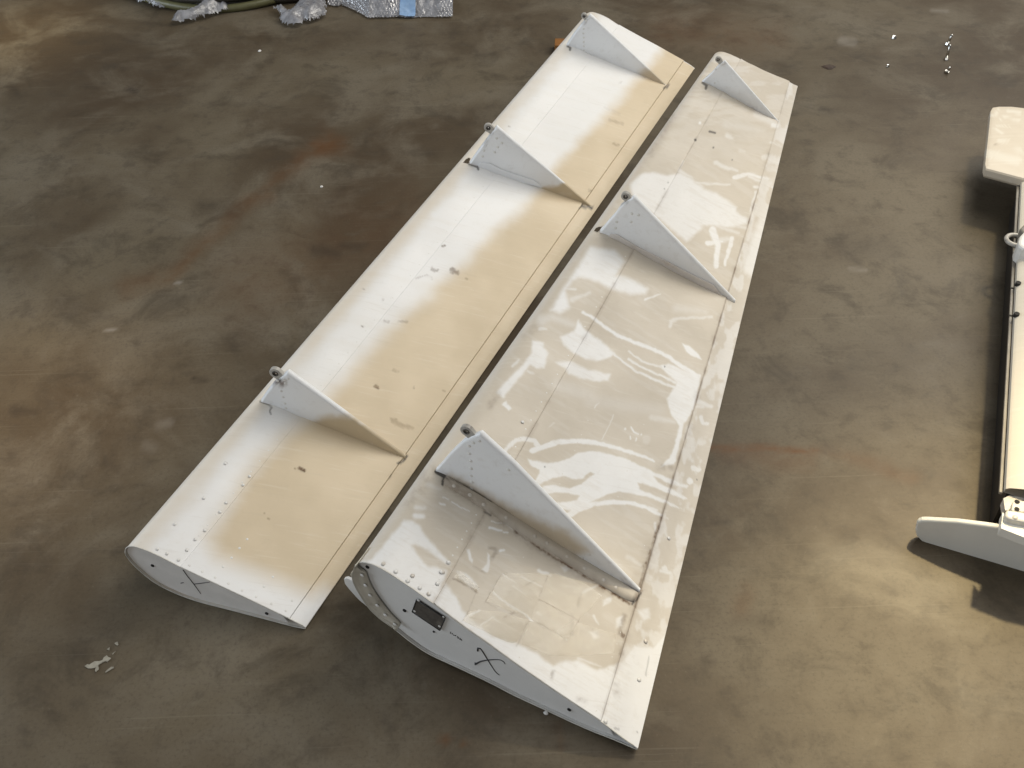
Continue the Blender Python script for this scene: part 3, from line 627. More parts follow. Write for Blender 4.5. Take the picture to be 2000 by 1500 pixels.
WLINE = [(ZB([(540, 590), (650, 680), (760, 740), (825, 795)]), 4, 1.5, .9, 5), (ZB([(745, 475), (900, 550)]), 3, 1.2, .9, 2), (ZB([(610, 455), (700, 520)]), 2, 1, .7, 2), (ZB([(870, 430), (960, 465)]), 6, 2.5, .8, 4), (ZB([(680, 540), (780, 600)]), 2, 1, .6, 1.5), (ZB([(340, 770), (400, 740), (440, 720)]), 7, 2, .9, 4), (ZB([(440, 830), (540, 770), (580, 810)]), 3, 1.2, .7, 2), (ZB([(860, 740), (900, 760)]), 6, 3, .6, 3),  # bright reflections on the tape, painted in as white streaks
      # wiped streaks: centre line, width, softness, strength, end width
    (Z4([(1380, 462), (1450, 442), (1510, 418)]), 5, 2, .8, 2), (Z4([(840, 580), (930, 630), (1080, 740), (1210, 810), (1400, 880), (1560, 950), (1700, 1050), (1840, 1130)]), 6, 2, .95, 8),
    (Z4([(1230, 915), (1350, 1000), (1500, 1050), (1620, 1110)]), 3, 1.5, .7, 5), (Z4([(1230, 985), (1400, 1080), (1550, 1140), (1640, 1190)]), 4, 1.5, .8, 5), (Z4([(1080, 920), (1180, 1000), (1300, 1090), (1450, 1160), (1640, 1230)]), 4, 1.5, .85, 5),
    (Z4([(1600, 700), (1600, 655), (1680, 628), (1960, 620)]), 7, 2.5, .5, 5), (Z4([(480, 650), (560, 620), (760, 690)]), 20, 8, .4, 10), (Z4([(470, 720), (520, 720)]), 8, 2, .6, 6), (Z4([(700, 370), (770, 375)]), 6, 2, .6, 5), (Z4([(740, 470), (900, 410)]), 9, 4, .5, 6),
    (Z4([(230, 1040), (280, 990)]), 6, 2, .6, 4), (Z4([(360, 1090), (410, 1110)]), 6, 2, .5, 5), (Z4([(620, 1210), (900, 1300)]), 26, 12, .25, 20), (Z4([(900, 1330), (1200, 1390), (1500, 1420)]), 24, 12, .22, 20), (Z4([(1650, 540), (1900, 570)]), 14, 8, .3, 8),
    (Z5([(150, 445), (190, 380), (245, 340), (330, 330), (400, 345), (430, 385)]), 8, 1.6, .85, 9), (Z5([(385, 425), (480, 390), (600, 352), (750, 345), (900, 358), (1080, 405), (1230, 447), (1340, 488), (1390, 512)]), 12, 1.8, 1, 4),
    (Z5([(690, 955), (800, 905), (900, 868), (1050, 852), (1200, 862), (1330, 900), (1450, 960)]), 11, 1.8, 1, 6), (Z5([(1450, 960), (1510, 990)]), 5, 2, .6, 3),
    (Z5([(1690, 680)]), 14, 1.5, .95, 14), (Z5([(1720, 570), (1765, 585)]), 10, 1.5, .85, 10), (Z5([(1350, 900), (1420, 920)]), 7, 2, .8, 4), (Z5([(1200, 235), (1225, 275), (1260, 285)]), 4, 1.2, .9, 3), (Z5([(1150, 245)]), 5, 1, .8, 5), (Z5([(1285, 290)]), 4, 1, .8, 4), (Z5([(1195, 310), (1200, 325)]), 3, 1, .8, 3), (Z5([(1245, 320), (1240, 340)]), 3, 1, .8, 3), (Z5([(1330, 335)]), 17, 3, .25, 17),
    (Z5([(1380, 150), (1560, 190)]), 12, 5, .45, 6), (Z5([(560, 200), (520, 230)]), 3, 2, .4, 2), (Z5([(900, 70), (940, 30)]), 3, 1.5, .6, 2), (Z5([(1060, 130), (960, 335)]), 2, 1, .5, 2),
    (Z5([(1780, 150), (1800, 200), (1840, 200)]), 8, 2, .8, 6), (Z5([(1760, 20), (1870, 60)]), 10, 3, .7, 7), (Z5([(1800, 60), (1750, 60)]), 8, 3, .6, 6), (Z5([(1680, 230), (1650, 330)]), 8, 4, .4, 4),
    (Z5([(1480, 1400), (1500, 1430)]), 10, 2, .8, 8), (Z5([(1400, 1030), (1410, 1100)]), 5, 2, .7, 3), (Z5([(1480, 1080), (1510, 1150)]), 6, 2, .6, 4), (Z5([(1180, 1310), (1290, 1380)]), 9, 4, .4, 5), (Z5([(1050, 1340), (1130, 1400)]), 8, 4, .35, 5),
    (Z3([(900, 680), (1150, 692), (1380, 700)]), 6, 2.5, .6, 3), (Z3([(1415, 638), (1550, 600), (1740, 650)]), 7, 2, .75, 6), (Z3([(1560, 620), (1700, 685)]), 6, 3, .6, 4), (Z3([(1620, 720), (1750, 760)]), 5, 2, .7, 3), (Z3([(1630, 770), (1580, 960)]), 5, 1.5, .6, 3),
    (Z3([(1240, 490), (1350, 540), (1450, 572)]), 8, 3, .55, 5), (Z3([(920, 480), (860, 600)]), 5, 2, .5, 3), (Z3([(880, 570), (1010, 640)]), 7, 3, .6, 4), (Z3([(1210, 1150), (1262, 1300), (1240, 1500)]), 15, 2.5, .9, 9), (Z3([(1160, 1280), (1300, 1260)]), 9, 2, .85, 5), (Z3([(1400, 1230), (1330, 1480)]), 9, 2, .8, 6),
    (Z3([(1270, 1250), (1370, 1240)]), 12, 5, .55, 8), (Z3([(1710, 440), (1760, 430)]), 10, 3, .45, 8), (Z3([(1770, 290), (1880, 330)]), 5, 2, .5, 3), (Z3([(1760, 540), (1850, 560)]), 15, 4, .4, 10), (Z3([(1640, 20), (1820, 110)]), 14, 6, .45, 12), (Z3([(1800, 120), (1840, 130)]), 12, 3, .8, 10),
    (Z3([(1340, 110), (1700, 180)]), 16, 8, .3, 8), (Z3([(1350, 220), (1400, 250)]), 9, 4, .5, 5), (Z3([(1480, 370), (1520, 380)]), 9, 4, .35, 5), (Z3([(1140, 1030), (1540, 1130)]), 10, 3, .5, 6), (Z3([(1250, 1100), (1460, 1180)]), 8, 3, .5, 5),
    (Z3([(1620, 900), (1560, 1240)]), 10, 5, .6, 10), (Z3([(1720, 1100), (1600, 1500)]), 34, 9, .75, 40), (Z3([(1090, 100)]), 6, 2, .8, 6),
    (Z66([(1030, 455), (1080, 475)]), 3, 1.2, .9, 2), (Z66([(1110, 505), (1200, 555), (1290, 595)]), 3, 1.2, .9, 2), (Z66([(1000, 515), (1045, 535)]), 3, 1.2, .9, 3), (Z66([(1480, 755), (1600, 785)]), 5, 1.2, 1, 3), (Z66([(1620, 795), (1655, 800)]), 3, 1.2, 1, 3), (Z66([(1500, 690), (1600, 714)]), 2.5, 1.2, .9, 2), (Z66([(1620, 710), (1710, 765)]), 2.5, 1.2, .8, 2), (Z66([(1580, 978), (1620, 972)]), 5, 1.2, 1, 4),
    (Z66([(760, 640), (830, 645)]), 11, 4, .85, 9), (Z66([(770, 560), (850, 560)]), 9, 5, .6, 7), (Z66([(880, 330), (1000, 380)]), 10, 5, .35, 6), (Z66([(720, 1220), (800, 1240)]), 20, 6, .5, 14),
    (ZB([(1200, 590), (1300, 540)]), 5, 2, .7, 3), (ZB([(1270, 760), (1310, 820)]), 5, 2, .6, 2), (ZB([(1160, 1075), (1330, 1130)]), 5, 2, .5, 3), (ZB([(1770, 430), (1830, 440)]), 8, 3, .8, 7),
]
GR = [(ZB([(640, 450), (590, 470), (480, 660), (560, 700)]), 2, 1.0, .5), (ZB([(940, 455), (870, 640), (1160, 800)]), 1.6, .9, .5), (ZB([(1160, 800), (1110, 880), (1075, 950)]), 2, 1.0, .5), (ZB([(800, 795), (975, 885)]), 1.6, .9, .5), (ZB([(410, 590), (350, 740), (310, 800)]), 2, 1.2, .4), (ZB([(790, 800), (710, 980)]), 2, 1.2, .35), (ZB([(235, 480), (420, 590)]), 2.5, 1.2, .5),
    (ZB([(560, 560), (760, 700)]), 26, 10, .10), (ZB([(530, 610)]), 5, 1.5, .5), (ZB([(690, 735), (620, 770)]), 4, 1.5, .45), (ZB([(1180, 600), (1160, 690)]), 6, 2, .4), (ZB([(1115, 760), (1110, 890), (1070, 940)]), 6, 2.5, .4), (ZB([(1260, 860), (1300, 890)]), 6, 2.5, .35),
    ([(958, 982), (905, 1075)], 3, 2, .35),
      # grime: line, width, softness, strength
    (zm([(690, 890), (830, 985), (1060, 1130), (1240, 1240), (1400, 1340), (1555, 1430)], 3.75, 820, 800), 5, 2.2, 1.0), (zm([(690, 890), (1060, 1130), (1400, 1340)], 3.75, 820, 800), 16, 8, .40),
    (zm([(1600, 1330), (1622, 1250), (1645, 1160), (1685, 1060), (1722, 930), (1770, 790)], 3.75, 820, 800), 6, 3, .85), (zm([(1560, 1280), (1640, 1200), (1690, 1010)], 3.75, 820, 800), 24, 10, .22),
    (zm([(1540, 1420), (1620, 1330)], 3.75, 820, 800), 7, 3, .7), (zm([(100, 450), (40, 520), (0, 590)], 3.75, 820, 800), 18, 9, .30), (zm([(190, 520), (340, 620), (520, 740), (640, 830)], 3.75, 820, 800), 20, 9, .5),
    (Z66([(1440, 600), (1370, 720), (1290, 860)]), 9, 6, .35), (Z66([(860, 240), (780, 380), (690, 520)]), 14, 8, .28), (Z66([(1115, 1240), (1250, 1310), (1350, 1370)]), 4, 2, .45), (Z66([(1480, 950), (1560, 970), (1500, 1060)]), 7, 3, .35), (Z66([(1320, 1130), (1440, 1195)]), 4, 2, .4),
    (Z5([(1700, 230), (1640, 380)]), 12, 6, .22), (Z5([(1440, 560), (1540, 570)]), 12, 6, .3),
    (Z3([(820, 30), (700, 240), (600, 400)]), 12, 7, .25), (zm([(1650, 10), (1610, 150)], 4.348, 840, 1200), 10, 4, .4), (zm([(1610, 160), (1640, 180)], 4.348, 840, 1200), 9, 2, .8), (zm([(1640, 290), (1620, 340)], 4.348, 840, 1200), 12, 4, .5),
    (zm([(1570, 590), (1590, 680)], 4.348, 840, 1200), 14, 6, .25), (zm([(1260, 720), (1320, 740)], 4.348, 840, 1200), 10, 4, .3), (zm([(1030, 540), (1050, 480)], 4.348, 840, 1200), 7, 3, .4), (zm([(1140, 220), (1200, 170)], 4.348, 840, 1200), 8, 3, .4),
    (Z5([(0, 300), (120, 480), (210, 560)]), 12, 6, .12), (Z4([(100, 1290), (30, 1390)]), 12, 6, .3), (Z4([(330, 780), (440, 700)]), 14, 8, .15),
]
BK = [(zm([(112, 452), (150, 470), (184, 493), (168, 515), (165, 550)], 3.75, 820, 800), 4, .9), (zm([(120, 455), (180, 490)], 3.75, 820, 800), 8, .9), (zm([(1555, 1425), (1585, 1395), (1618, 1345)], 3.75, 820, 800), 4, .8), (zm([(480, 545), (532, 582), (522, 622)], 6.667, 1300, 80), 5, .75),
      (Z3([(1180, 185), (1235, 198)]), 4, .8), (Z3([(1040, 265)]), 5, .9), (Z3([(1215, 340)]), 4, .7), (Z3([(1400, 460)]), 3, .6), (Z3([(775, 680)]), 3, .6), (Z3([(740, 745)]), 3, .5), (Z5([(1750, 668)]), 2.5, .8), (Z5([(485, 560)]), 3, .8), (Z4([(1548, 1048)]), 3, .8),
      (zm([(1820, 225), (1835, 245)], 4.348, 840, 1200), 4, .5), (zm([(1830, 520), (1860, 360)], 4.348, 840, 1200), 2.5, .35), (zm([(1760, 1000)], 4.348, 840, 1200), 4, .5), (zm([(1570, 965), (1600, 975)], 4.348, 840, 1200), 4, .4), (Z66([(1430, 598), (1490, 632)]), 4, .6), (Z66([(985, 165), (1005, 145)]), 4, .6)]
def paint_right(X, Y, V, u, v):
    a = np.zeros((len(X), 3))
    nx = (fbm(X / 10, Y / 10, 21, 3) - .5) * 4.5; ny = (fbm(X / 10, Y / 10, 22, 3) - .5) * 4.5
    x, y = X + nx, Y + ny
    wm = np.zeros(len(X))
    for P, so, st in WPOLY: wm = np.maximum(wm, st * m_poly(x, y, P, so))
    for P, wd, so, st, w2 in WLINE: wm = np.maximum(wm, st * m_line(x, y, P, wd, so, w2))
    # white nose with a soft beige fade, mottled trailing edge strip
    s_ = v - WR.vle
    nose = np.clip(1 - np.abs(s_ + .012) / .050, 0, 1) * .75; wm = np.maximum(wm, nose * np.clip(.35 + fbm(u * 30, v * 20, 31) * 1.1, 0, 1))
    wm = np.where(s_ > .02, np.maximum(wm, .8), wm)
    te = sstep((s2r(u) - v) / .004 + .5)
    mot = sstep((fbm(X / 16, Y / 24, 41, 4) - .40) / .22) * .55
    wm = np.maximum(wm, te * np.maximum(mot, .12))
    farw = np.clip(1 - (Y - 90) / 260, 0, 1); wm = np.maximum(wm, farw * .35 * sstep((fbm(X / 40, Y / 9, 44) - .42) / .2))
    # fine wipe marks
    st = sstep((fbm((X * .8 + Y * .6) / 60, (Y * .8 - X * .5) / 7, 45, 4) - .54) / .2) * .12
    wm = np.maximum(wm, st); al = X * .87 + Y * .49; ac = Y * .87 - X * .49
    wm = wm * (1 - .16 * sstep((fbm(al / 40, ac / 3.0, 48, 3) - .52) / .16) * sstep((fbm(X / 60, Y / 60, 49, 2) - .42) / .15)) * (1 - .10 * fbm(X / 6, Y / 6, 47))
    a[:, 0] = np.clip(wm, 0, 1)
    rx = X + (fbm(X / 5, Y / 5, 51, 2) - .5) * 3.5; ry = Y + (fbm(X / 5, Y / 5, 52, 2) - .5) * 3.5; gm = .45 + .55 * sstep((fbm(X / 7, Y / 7, 53, 3) - .32) / .3)
    for P, wd, so, st in GR: a[:, 1] = np.maximum(a[:, 1], gm * st * m_line(rx, ry, P, wd, so))
    dn = fbm(u * 60, v * 3, 61, 4)
    for sv, wv, st in ((s2r, .0030, .75), (s1r, .0018, .36)):
        q = np.abs(v - sv(u)) / wv
        a[:, 1] = np.maximum(a[:, 1], st * sstep(1.6 - q) * np.clip(.35 + 1.5 * (dn - .35), .15, 1) * np.where(u < .10, .6, 1) * np.where(u > .75, .5, 1))
        a[:, 1] = np.maximum(a[:, 1], .22 * sstep(1 - q / 5) * sstep((dn - .5) / .2))
    for P, wd, st in BK: a[:, 2] = np.maximum(a[:, 2], st * m_line(X + nx * .3, Y + ny * .3, P, wd, 1.2))
    return a
s1r = WR.seam((853, 1168), (1290, 394)); s2r = WR.seam((1176, 1400), (1466, 420))
skin(WR, 'trailing_edge_strip', lambda u: 0.0, lambda u: s2r(u) - .0009, 520, 40, M['skin_beige'], rroot, paint_right, 0, 0, .004)
skin(WR, 'main_skin', lambda u: s2r(u) + .0004, s1r, 760, 250, M['skin_beige'], rroot, paint_right, .0024, .005, .005)
NOTCHR = zm([(296, 560), (318, 522), (350, 508), (392, 506), (350, 560), (335, 574)], 5, 1100, 340)
skin(WR, 'nose_skin', lambda u: s1r(u) - .004, lambda u: WR.vle + .15, 640, 150, M['skin_beige'], rroot, paint_right, 0, cut=NOTCHR)
skin(WR, 'lower_skin', lambda u: WR.vle + .148, lambda u: 1.0, 60, 30, M['skin_beige'], rroot, paint_right, 0)
P, nr = end_polygon(WR, .052, .965, .0024, .005)
mesh('end_plate', *prism(P[::-1], nr * .003), M['end'], rroot, False)
mesh('end_rib', *prism(WR.B[::6], -nr * .004), M['end_warm'], rroot, False)
mesh('skin_edge', *tube(WR.A[4::5] - nr * .0002, .0012, 5), M['rim'], rroot)
z2 = lambda P: zm(P, 5.556, 640, 1050); z3 = lambda P: zm(P, 4.348, 840, 1200)
zp = lambda P: zm(P, 12.5, 790, 1150)
for p in z2([(835, 790), (1153, 1020), (432, 318)]) + z3([(1182, 808)]):
    c = on_end(WR, p, -.0045); mesh('drain_hole', *tube([c - nr * .0012, c + nr * .002], .0036 if p[0] < 800 or p[0] > 900 else .0022, 10), M['hole'], rroot, False)
# data plate, its frame and corner screws
Q = [on_end(WR, p, -.004) for p in zp([(310, 245), (1005, 690), (880, 990), (205, 540)])]
fr = mesh('data_plate', *prism(Q, -nr * .0022), M['plate'], rroot, False); bevel(fr, .0010)
for a_, b_ in zip(Q, Q[1:] + Q[:1]):
    mesh('plate_edge', *tube([a_ - nr * .0022, b_ - nr * .0022], .0011, 5), M['ink'], fr)
for p in zp([(340, 285), (855, 920), (950, 690), (245, 545)]):
    rivet(on_end(WR, p, -.0019), -nr, fr, 'rivet', .0030)
# small stencilled part number, too worn to read
x0, y0 = zp([(1110, 1060)])[0]; x1, y1 = zp([(1410, 1260)])[0]
rnd = random.Random(3)
for i in range(8):
    f = (i + .5) / 8; cx, cy = x0 + (x1 - x0) * f, y0 + (y1 - y0) * f
    for q in range(3):
        a1 = rnd.uniform(-1.5, 1.5); a2 = rnd.uniform(-1.5, 1.5); b1 = rnd.uniform(-1.7, 1.7); b2 = rnd.uniform(-1.7, 1.7)
        if abs(a1 - a2) + abs(b1 - b2) < 1: a2 = -a1 + .5; b2 = -b1
        mesh('stencil_stroke', *tube([on_end(WR, (cx + a1 * .8, cy + b1), -.0047), on_end(WR, (cx + a2 * .8, cy + b2), -.0047)], .00055, 4), M['ink'], rroot)
for P, wd in ((z3([(405, 310), (407, 285), (430, 292), (465, 345), (500, 402), (530, 450), (560, 492), (590, 515)]), (.0016, .0012, .0008)), (z3([(383, 425), (410, 408), (440, 396), (500, 386), (560, 383), (600, 387), (625, 402), (636, 420)]), (.0017, .0012, .0008)), (z3([(380, 412), (402, 416)]), (.0014, .0014, .0014))):
    Q = spline([on_end(WR, p, -.0047) for p in P], 18); mesh('marker_stroke', *tube(Q, np.interp(np.linspace(0, 1, 18), [0, .5, 1], wd), 5), M['ink'], rroot)
# curved seal flange on the lower nose
outer = z2([(290, 310), (272, 360), (262, 440), (292, 530), (365, 655), (448, 775), (555, 878), (655, 950), (745, 1012)])
inner = z2([(305, 318), (350, 350), (402, 390), (420, 440), (460, 540), (520, 640), (600, 750), (680, 850), (755, 925), (775, 950), (772, 975)])
OO = spline([on_end(WR, p, .012) for p in outer], 40); II = spline([on_end(WR, p, .002) for p in inner], 40)
V = np.concatenate([OO, OO + nr * .03, II, II + nr * .004]); n = 40
mid = OO * .55 + II * .45 + nr * .004
cols = [OO + nr * .045, OO + nr * .004, OO, OO * .86 + II * .14 + nr * .004, mid, II, II + nr * .005]
V = np.stack(cols, 1).reshape(-1, 3)
fo = mesh('seal_flange', V, grid_faces(40, 7), M['flange'], rroot, True); fo.modifiers.new('thickness', 'SOLIDIFY').thickness = .0016
for p in z2([(372, 410), (408, 520), (460, 628), (538, 737), (625, 842), (727, 942)]):
    rivet(on_end(WR, p, .0055), -nr, fo, 'rivet', .0042)
LP = [plane_hit(p, WR.o + nr[:2] * .035, WR.d) for p in z2([(175, 450), (205, 442), (265, 468), (420, 560), (560, 700), (600, 820), (420, 745), (330, 670), (230, 560), (185, 500)])]
lo_ = mesh('actuator_lug', *prism(LP, nr * .006), M['end'], rroot, False); bevel(lo_, .001)
lo2 = [plane_hit(p, WR.o + nr[:2] * .06, WR.d) for p in z2([(245, 400), (255, 378), (300, 370), (480, 450), (480, 520), (300, 450), (255, 425)])]
mesh('actuator_lug', *prism(lo2, nr * .006), M['flange'], rroot, False)
RR = ZB([(65, 600), (170, 683), (490, 910), (610, 985), (725, 1070), (838, 1145), (1065, 1305), (1180, 1380), (1290, 1460), (1465, 885), (1440, 970), (1405, 1065), (1375, 1155), (1350, 1250), (1320, 1355), (1185, 600), (1160, 685), (1120, 760), (1110, 890), (1065, 940), (1020, 1040), (985, 1135), (955, 1210), (535, 610), (695, 735), (775, 605), (155, 440), (755, 335)])
RR += z2([(605, 285), (740, 370), (870, 470), (1190, 500), (1250, 375), (1100, 610), (1310, 270), (1000, 545), (920, 415)])
RR += Z5([(730, 432), (705, 497), (660, 555), (628, 625), (607, 707), (570, 770), (1180, 535), (1165, 600), (1135, 670), (1110, 740), (1090, 815), (750, 365), (785, 300), (840, 180), (745, 905), (1490, 640), (1495, 715), (1435, 850), (300, 190), (968, 1110), (1310, 1220), (1515, 1155), (1305, 215)])
RR += zm([(1830, 230), (1775, 555), (1490, 910), (1400, 830)], 4.348, 840, 1200)
for i, p in enumerate(RR):
    h = WR.hit(p)
    if h: rivet(h[0] + h[1] * .0012, h[1], rroot, 'rivet_worn' if i % 4 == 0 else 'rivet', .0039)
for i in range(44):
    u = .02 + .62 * WR.uw(i / 43); v = s1r(u) + .010; n_ = WR.N(np.array(u), np.array(v))
    rivet(WR.P(np.array(u), np.array(v)) - n_ * .0006, n_, rroot, 'rivet', .0026)
for i in range(26):
    u = .04 + .55 * WR.uw(i / 25); v = s2r(u) + .012; n_ = WR.N(np.array(u), np.array(v))
    rivet(WR.P(np.array(u), np.array(v)) + n_ * .0008, n_, rroot, 'rivet_worn', .0028)
zR1 = lambda P: zm(P, 3.75, 820, 800)
b1, o1, d1, n1_ = bracket(WR, rroot, 'nearest and largest hinge bracket, brown grime along its base', [(850, 918), (861, 906), (872, 893), (884, 880), (904, 861), (921, 852), (937, 847), (1000, 904), (1249, 1155)], [(850, 920), (1247, 1158)], .015,
        zR1([(360, 265), (390, 240), (435, 228), (362, 320), (372, 375), (375, 430), (375, 483), (380, 530), (378, 580), (1240, 1060), (1190, 1085), (650, 440)]), ((912.5, 840), 13),
        {'tan': [([(855, 930), (880, 925), (920, 945), (962, 972), (1010, 996), (1060, 1020), (1110, 1040), (1150, 1075), (1110, 1090), (1000, 1030), (900, 970)], 12, .8)], 'grime': [(zR1([(190, 500), (370, 600), (500, 690)]), 10, 6, .4), (zR1([(1480, 1250), (1590, 1340)]), 8, 4, .3)]}, rsize=.0042)
# base flange of the nearest bracket, lying on the skin
fa_ = zR1([(185, 505), (370, 600), (700, 795), (1000, 965), (1300, 1150), (1540, 1315), (1590, 1350)]); fb_ = zR1([(170, 545), (330, 640), (690, 888), (930, 1035), (1230, 1235), (1480, 1385), (1560, 1415)])
A_ = spline([WR.hit(p)[0] for p in fa_], 40); B_ = spline([WR.hit(p)[0] for p in fb_], 40)
up = WR.N(np.array(.12), np.array(.25)) * .0045
cols = [A_ + up, A_ * .6 + B_ * .4 + up, B_ * .97 + A_ * .03 + up, B_ - up * .4]
V = np.stack(cols, 1).reshape(-1, 3); px = project(V); fat = paint_right(px[:, 0], px[:, 1], V, np.full(len(V), .12), np.full(len(V), .25)); fat[:, 0] *= .4
rng = np.random.default_rng(2)
mesh('base_flange', V, grid_faces(40, 4), M['skin_beige'], b1, True, fat)
for p in zR1([(245, 570), (360, 635), (460, 705), (625, 800), (835, 935), (925, 985), (1070, 1085), (1200, 1170), (1340, 1255), (1430, 1310)]):
    h = WR.hit(p); rivet(h[0] + h[1] * .0045, h[1], b1, 'rivet_worn', .0040)
z77 = lambda P: zm(P, 5, 1100, 340)
bracket(WR, rroot, 'middle hinge bracket with a dusty riveted strip along its base', [(1171, 452), (1180, 442), (1190, 430), (1202, 417), (1212, 402), (1225, 391), (1238, 384), (1436, 588)], [(1173, 455), (1432, 590)], .017,
        z77([(668, 385), (735, 398), (662, 465), (523, 465), (510, 525), (492, 618), (552, 640), (462, 655), (668, 712), (752, 752), (845, 797), (910, 832), (1030, 892), (1118, 938), (1190, 975), (1247, 1000), (1350, 1062), (1455, 1122)]), ((1222.5, 382.5), 10.5),
        {'grime': [(z77([(560, 300), (640, 240)]), 5, 3, .5)], 'black': []},
        strip=z77([(428, 650), (445, 595), (465, 578), (520, 582), (700, 690), (1000, 840), (1300, 995), (1470, 1075), (1560, 1190), (1570, 1235), (1250, 1095), (900, 925), (640, 785)]), rsize=.0044)
z88 = lambda P: zm(P, 6.667, 1300, 80)
bracket(WR, rroot, 'smallest hinge bracket at the narrow far end', [(1371, 159), (1381, 150), (1390, 142), (1400, 131), (1408, 123), (1415.5, 118.5), (1521, 238)], [(1372, 160), (1519, 238)], .013,
        z88([(735, 300), (760, 295), (655, 370), (640, 545)]), ((1403, 115.5), 7),
        {'grime': [(z88([(690, 300), (760, 290)]), 5, 3, .4), (z88([(760, 750), (900, 790)]), 6, 4, .25), (z88([(1080, 870), (1180, 890)]), 5, 3, .3)]}, rsize=.0034)
# pieces of clear tape stuck on the near corner
for P in (ZB([(590, 470), (640, 450), (940, 460), (870, 640), (810, 790), (480, 660)]), ZB([(940, 455), (1000, 455), (1200, 520), (1330, 620), (1160, 800), (870, 640)]), ZB([(870, 650), (1160, 800), (1080, 950), (980, 880), (805, 790)]),
          ZB([(800, 795), (975, 885), (1120, 800), (1430, 900), (1420, 1040), (1160, 1060), (960, 1060), (740, 970)]), ZB([(240, 485), (290, 430), (430, 560), (410, 590)]), ZB([(410, 720), (600, 740), (800, 800), (700, 960), (640, 960), (310, 800), (350, 740)])):
    pts = np.array(P); n = len(pts); c = pts.mean(0); V = []; F = []
    rings = [0, .4, .75, 1.0]; m_ = 6 * n
    per = np.concatenate([pts[i] + (pts[(i + 1) % n] - pts[i]) * np.linspace(0, 1, 6, endpoint=False)[:, None] for i in range(n)])
    per = per + (rng.random(per.shape) - .5) * 2.0
    for k_ in rings[1:]:
        for p in c + (per - c) * k_:
            h = WR.hit(p); V.append(h[0] + h[1] * (.0027 + .0005 * rng.random() * (k_ < 1)))
    h = WR.hit(c); V.append(h[0] + h[1] * .0029); ci = len(V) - 1
    for t in range(m_):
        t2 = (t + 1) % m_; F.append((ci, t, t2))
        for r_ in range(2): F.append((r_ * m_ + t, (r_ + 1) * m_ + t, (r_ + 1) * m_ + t2, r_ * m_ + t2))
    mesh('tape_patch', V, F, M['tape'], rroot, True)

# ================================================================== part of a third control surface at the right
eroot = empty('elevator', tuple(ground(2060, 700)))
tag(eroot, 'cream control surface cut off at the right, its rounded grey end plate towards the camera', 'control surface')
ZT = .135
E0 = ground(1997, 331, ZT); E1 = ground(1962, 1005, ZT)        # its left edge
sp = E0 - E1; Ls = np.linalg.norm(sp); su = sp / Ls; ch = np.array([su[1], -su[0], 0])
def ep(sx, cx, z=ZT): q = E1 + su * sx + ch * cx; return np.array([q[0], q[1], z])
def none_paint(V, f=None):
    px = project(V); a = np.zeros((len(V), 3)); a[:, 0] = .75
    return a, px
# main panel: top skin and an underside that tucks away from the floor
prof = [(.0, ZT - .014), (.001, ZT - .004), (.006, ZT), (.05, ZT + .012), (.16, ZT + .020), (.30, ZT + .010), (.46, ZT - .03), (.60, .055), (.60, .03), (.46, .02), (.34, .02), (.25, ZT - .06), (.16, ZT - .02), (.05, ZT - .020)]
s_end = float((ground(1966, 952, ZT) - E1) @ su)
rows = np.linspace(s_end, Ls, 40); prof_s = np.array([np.array(p) + (np.array(q_) - np.array(p)) * t for p, q_ in zip(prof, prof[1:] + prof[:1]) for t in (0, .5)]); NPR = len(prof_s)
V = np.array([[ep(s_, c_, z_) for c_, z_ in prof_s] for s_ in rows]).reshape(-1, 3); a, px = none_paint(V)
X_, Y_ = px[:, 0], px[:, 1]
for y_, x_ in ((623, 1999), (678, 1998)): a[:, 2] = np.maximum(a[:, 2], m_line(X_, Y_, [(x_ - 4, y_), (x_ + 6, y_ + 1)], 4, 1.5))
F = [tuple(int(i) for i in f) for f in grid_faces(40, NPR, True)]
o = mesh('main_skin', V, F, M['cream'], eroot, True, a); o.data.set_sharp_from_angle(angle=R_(30))
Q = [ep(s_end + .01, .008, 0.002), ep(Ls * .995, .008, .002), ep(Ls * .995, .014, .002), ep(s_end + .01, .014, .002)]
mesh('shade_wall', *prism(Q, (0, 0, ZT - .024)), M['shade_black'], eroot, False)  # black wall added where shadow lies under the left edge
sPl = float((np.r_[ground(1950, 1135)[:2] + np.array([0, .045]), 0] - E1 * np.array([1, 1, 0])) @ su) + .03
print('plate at', sPl, s_end)
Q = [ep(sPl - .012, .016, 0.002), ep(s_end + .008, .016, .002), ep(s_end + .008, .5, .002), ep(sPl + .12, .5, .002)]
mesh('shade_wall', *prism(Q, (0, 0, ZT - .05)), M['shade_black'], eroot, False)  # black block added behind the end plate to keep light out
# spar lip strips along the left edge
for a0, a1 in ((s_end, Ls * .50), (Ls * .505, Ls * .585), (Ls * .59, Ls * .985)):
    Q = [ep(a0, -.007, ZT - .016), ep(a1, -.007, ZT - .016), ep(a1, -.001, ZT - .016), ep(a0, -.001, ZT - .016)]
    o = mesh('spar_lip', *prism(Q, (0, 0, -.006)), M['spar'], eroot, False); bevel(o, .001)
for f in (.49, .585):
    c = ep(Ls * f, .003, ZT + .001); mesh('fastener', *tube([c - np.array([0, 0, .006]), c + np.array([0, 0, .0035])], .006, 10), M['hole'], eroot, False)
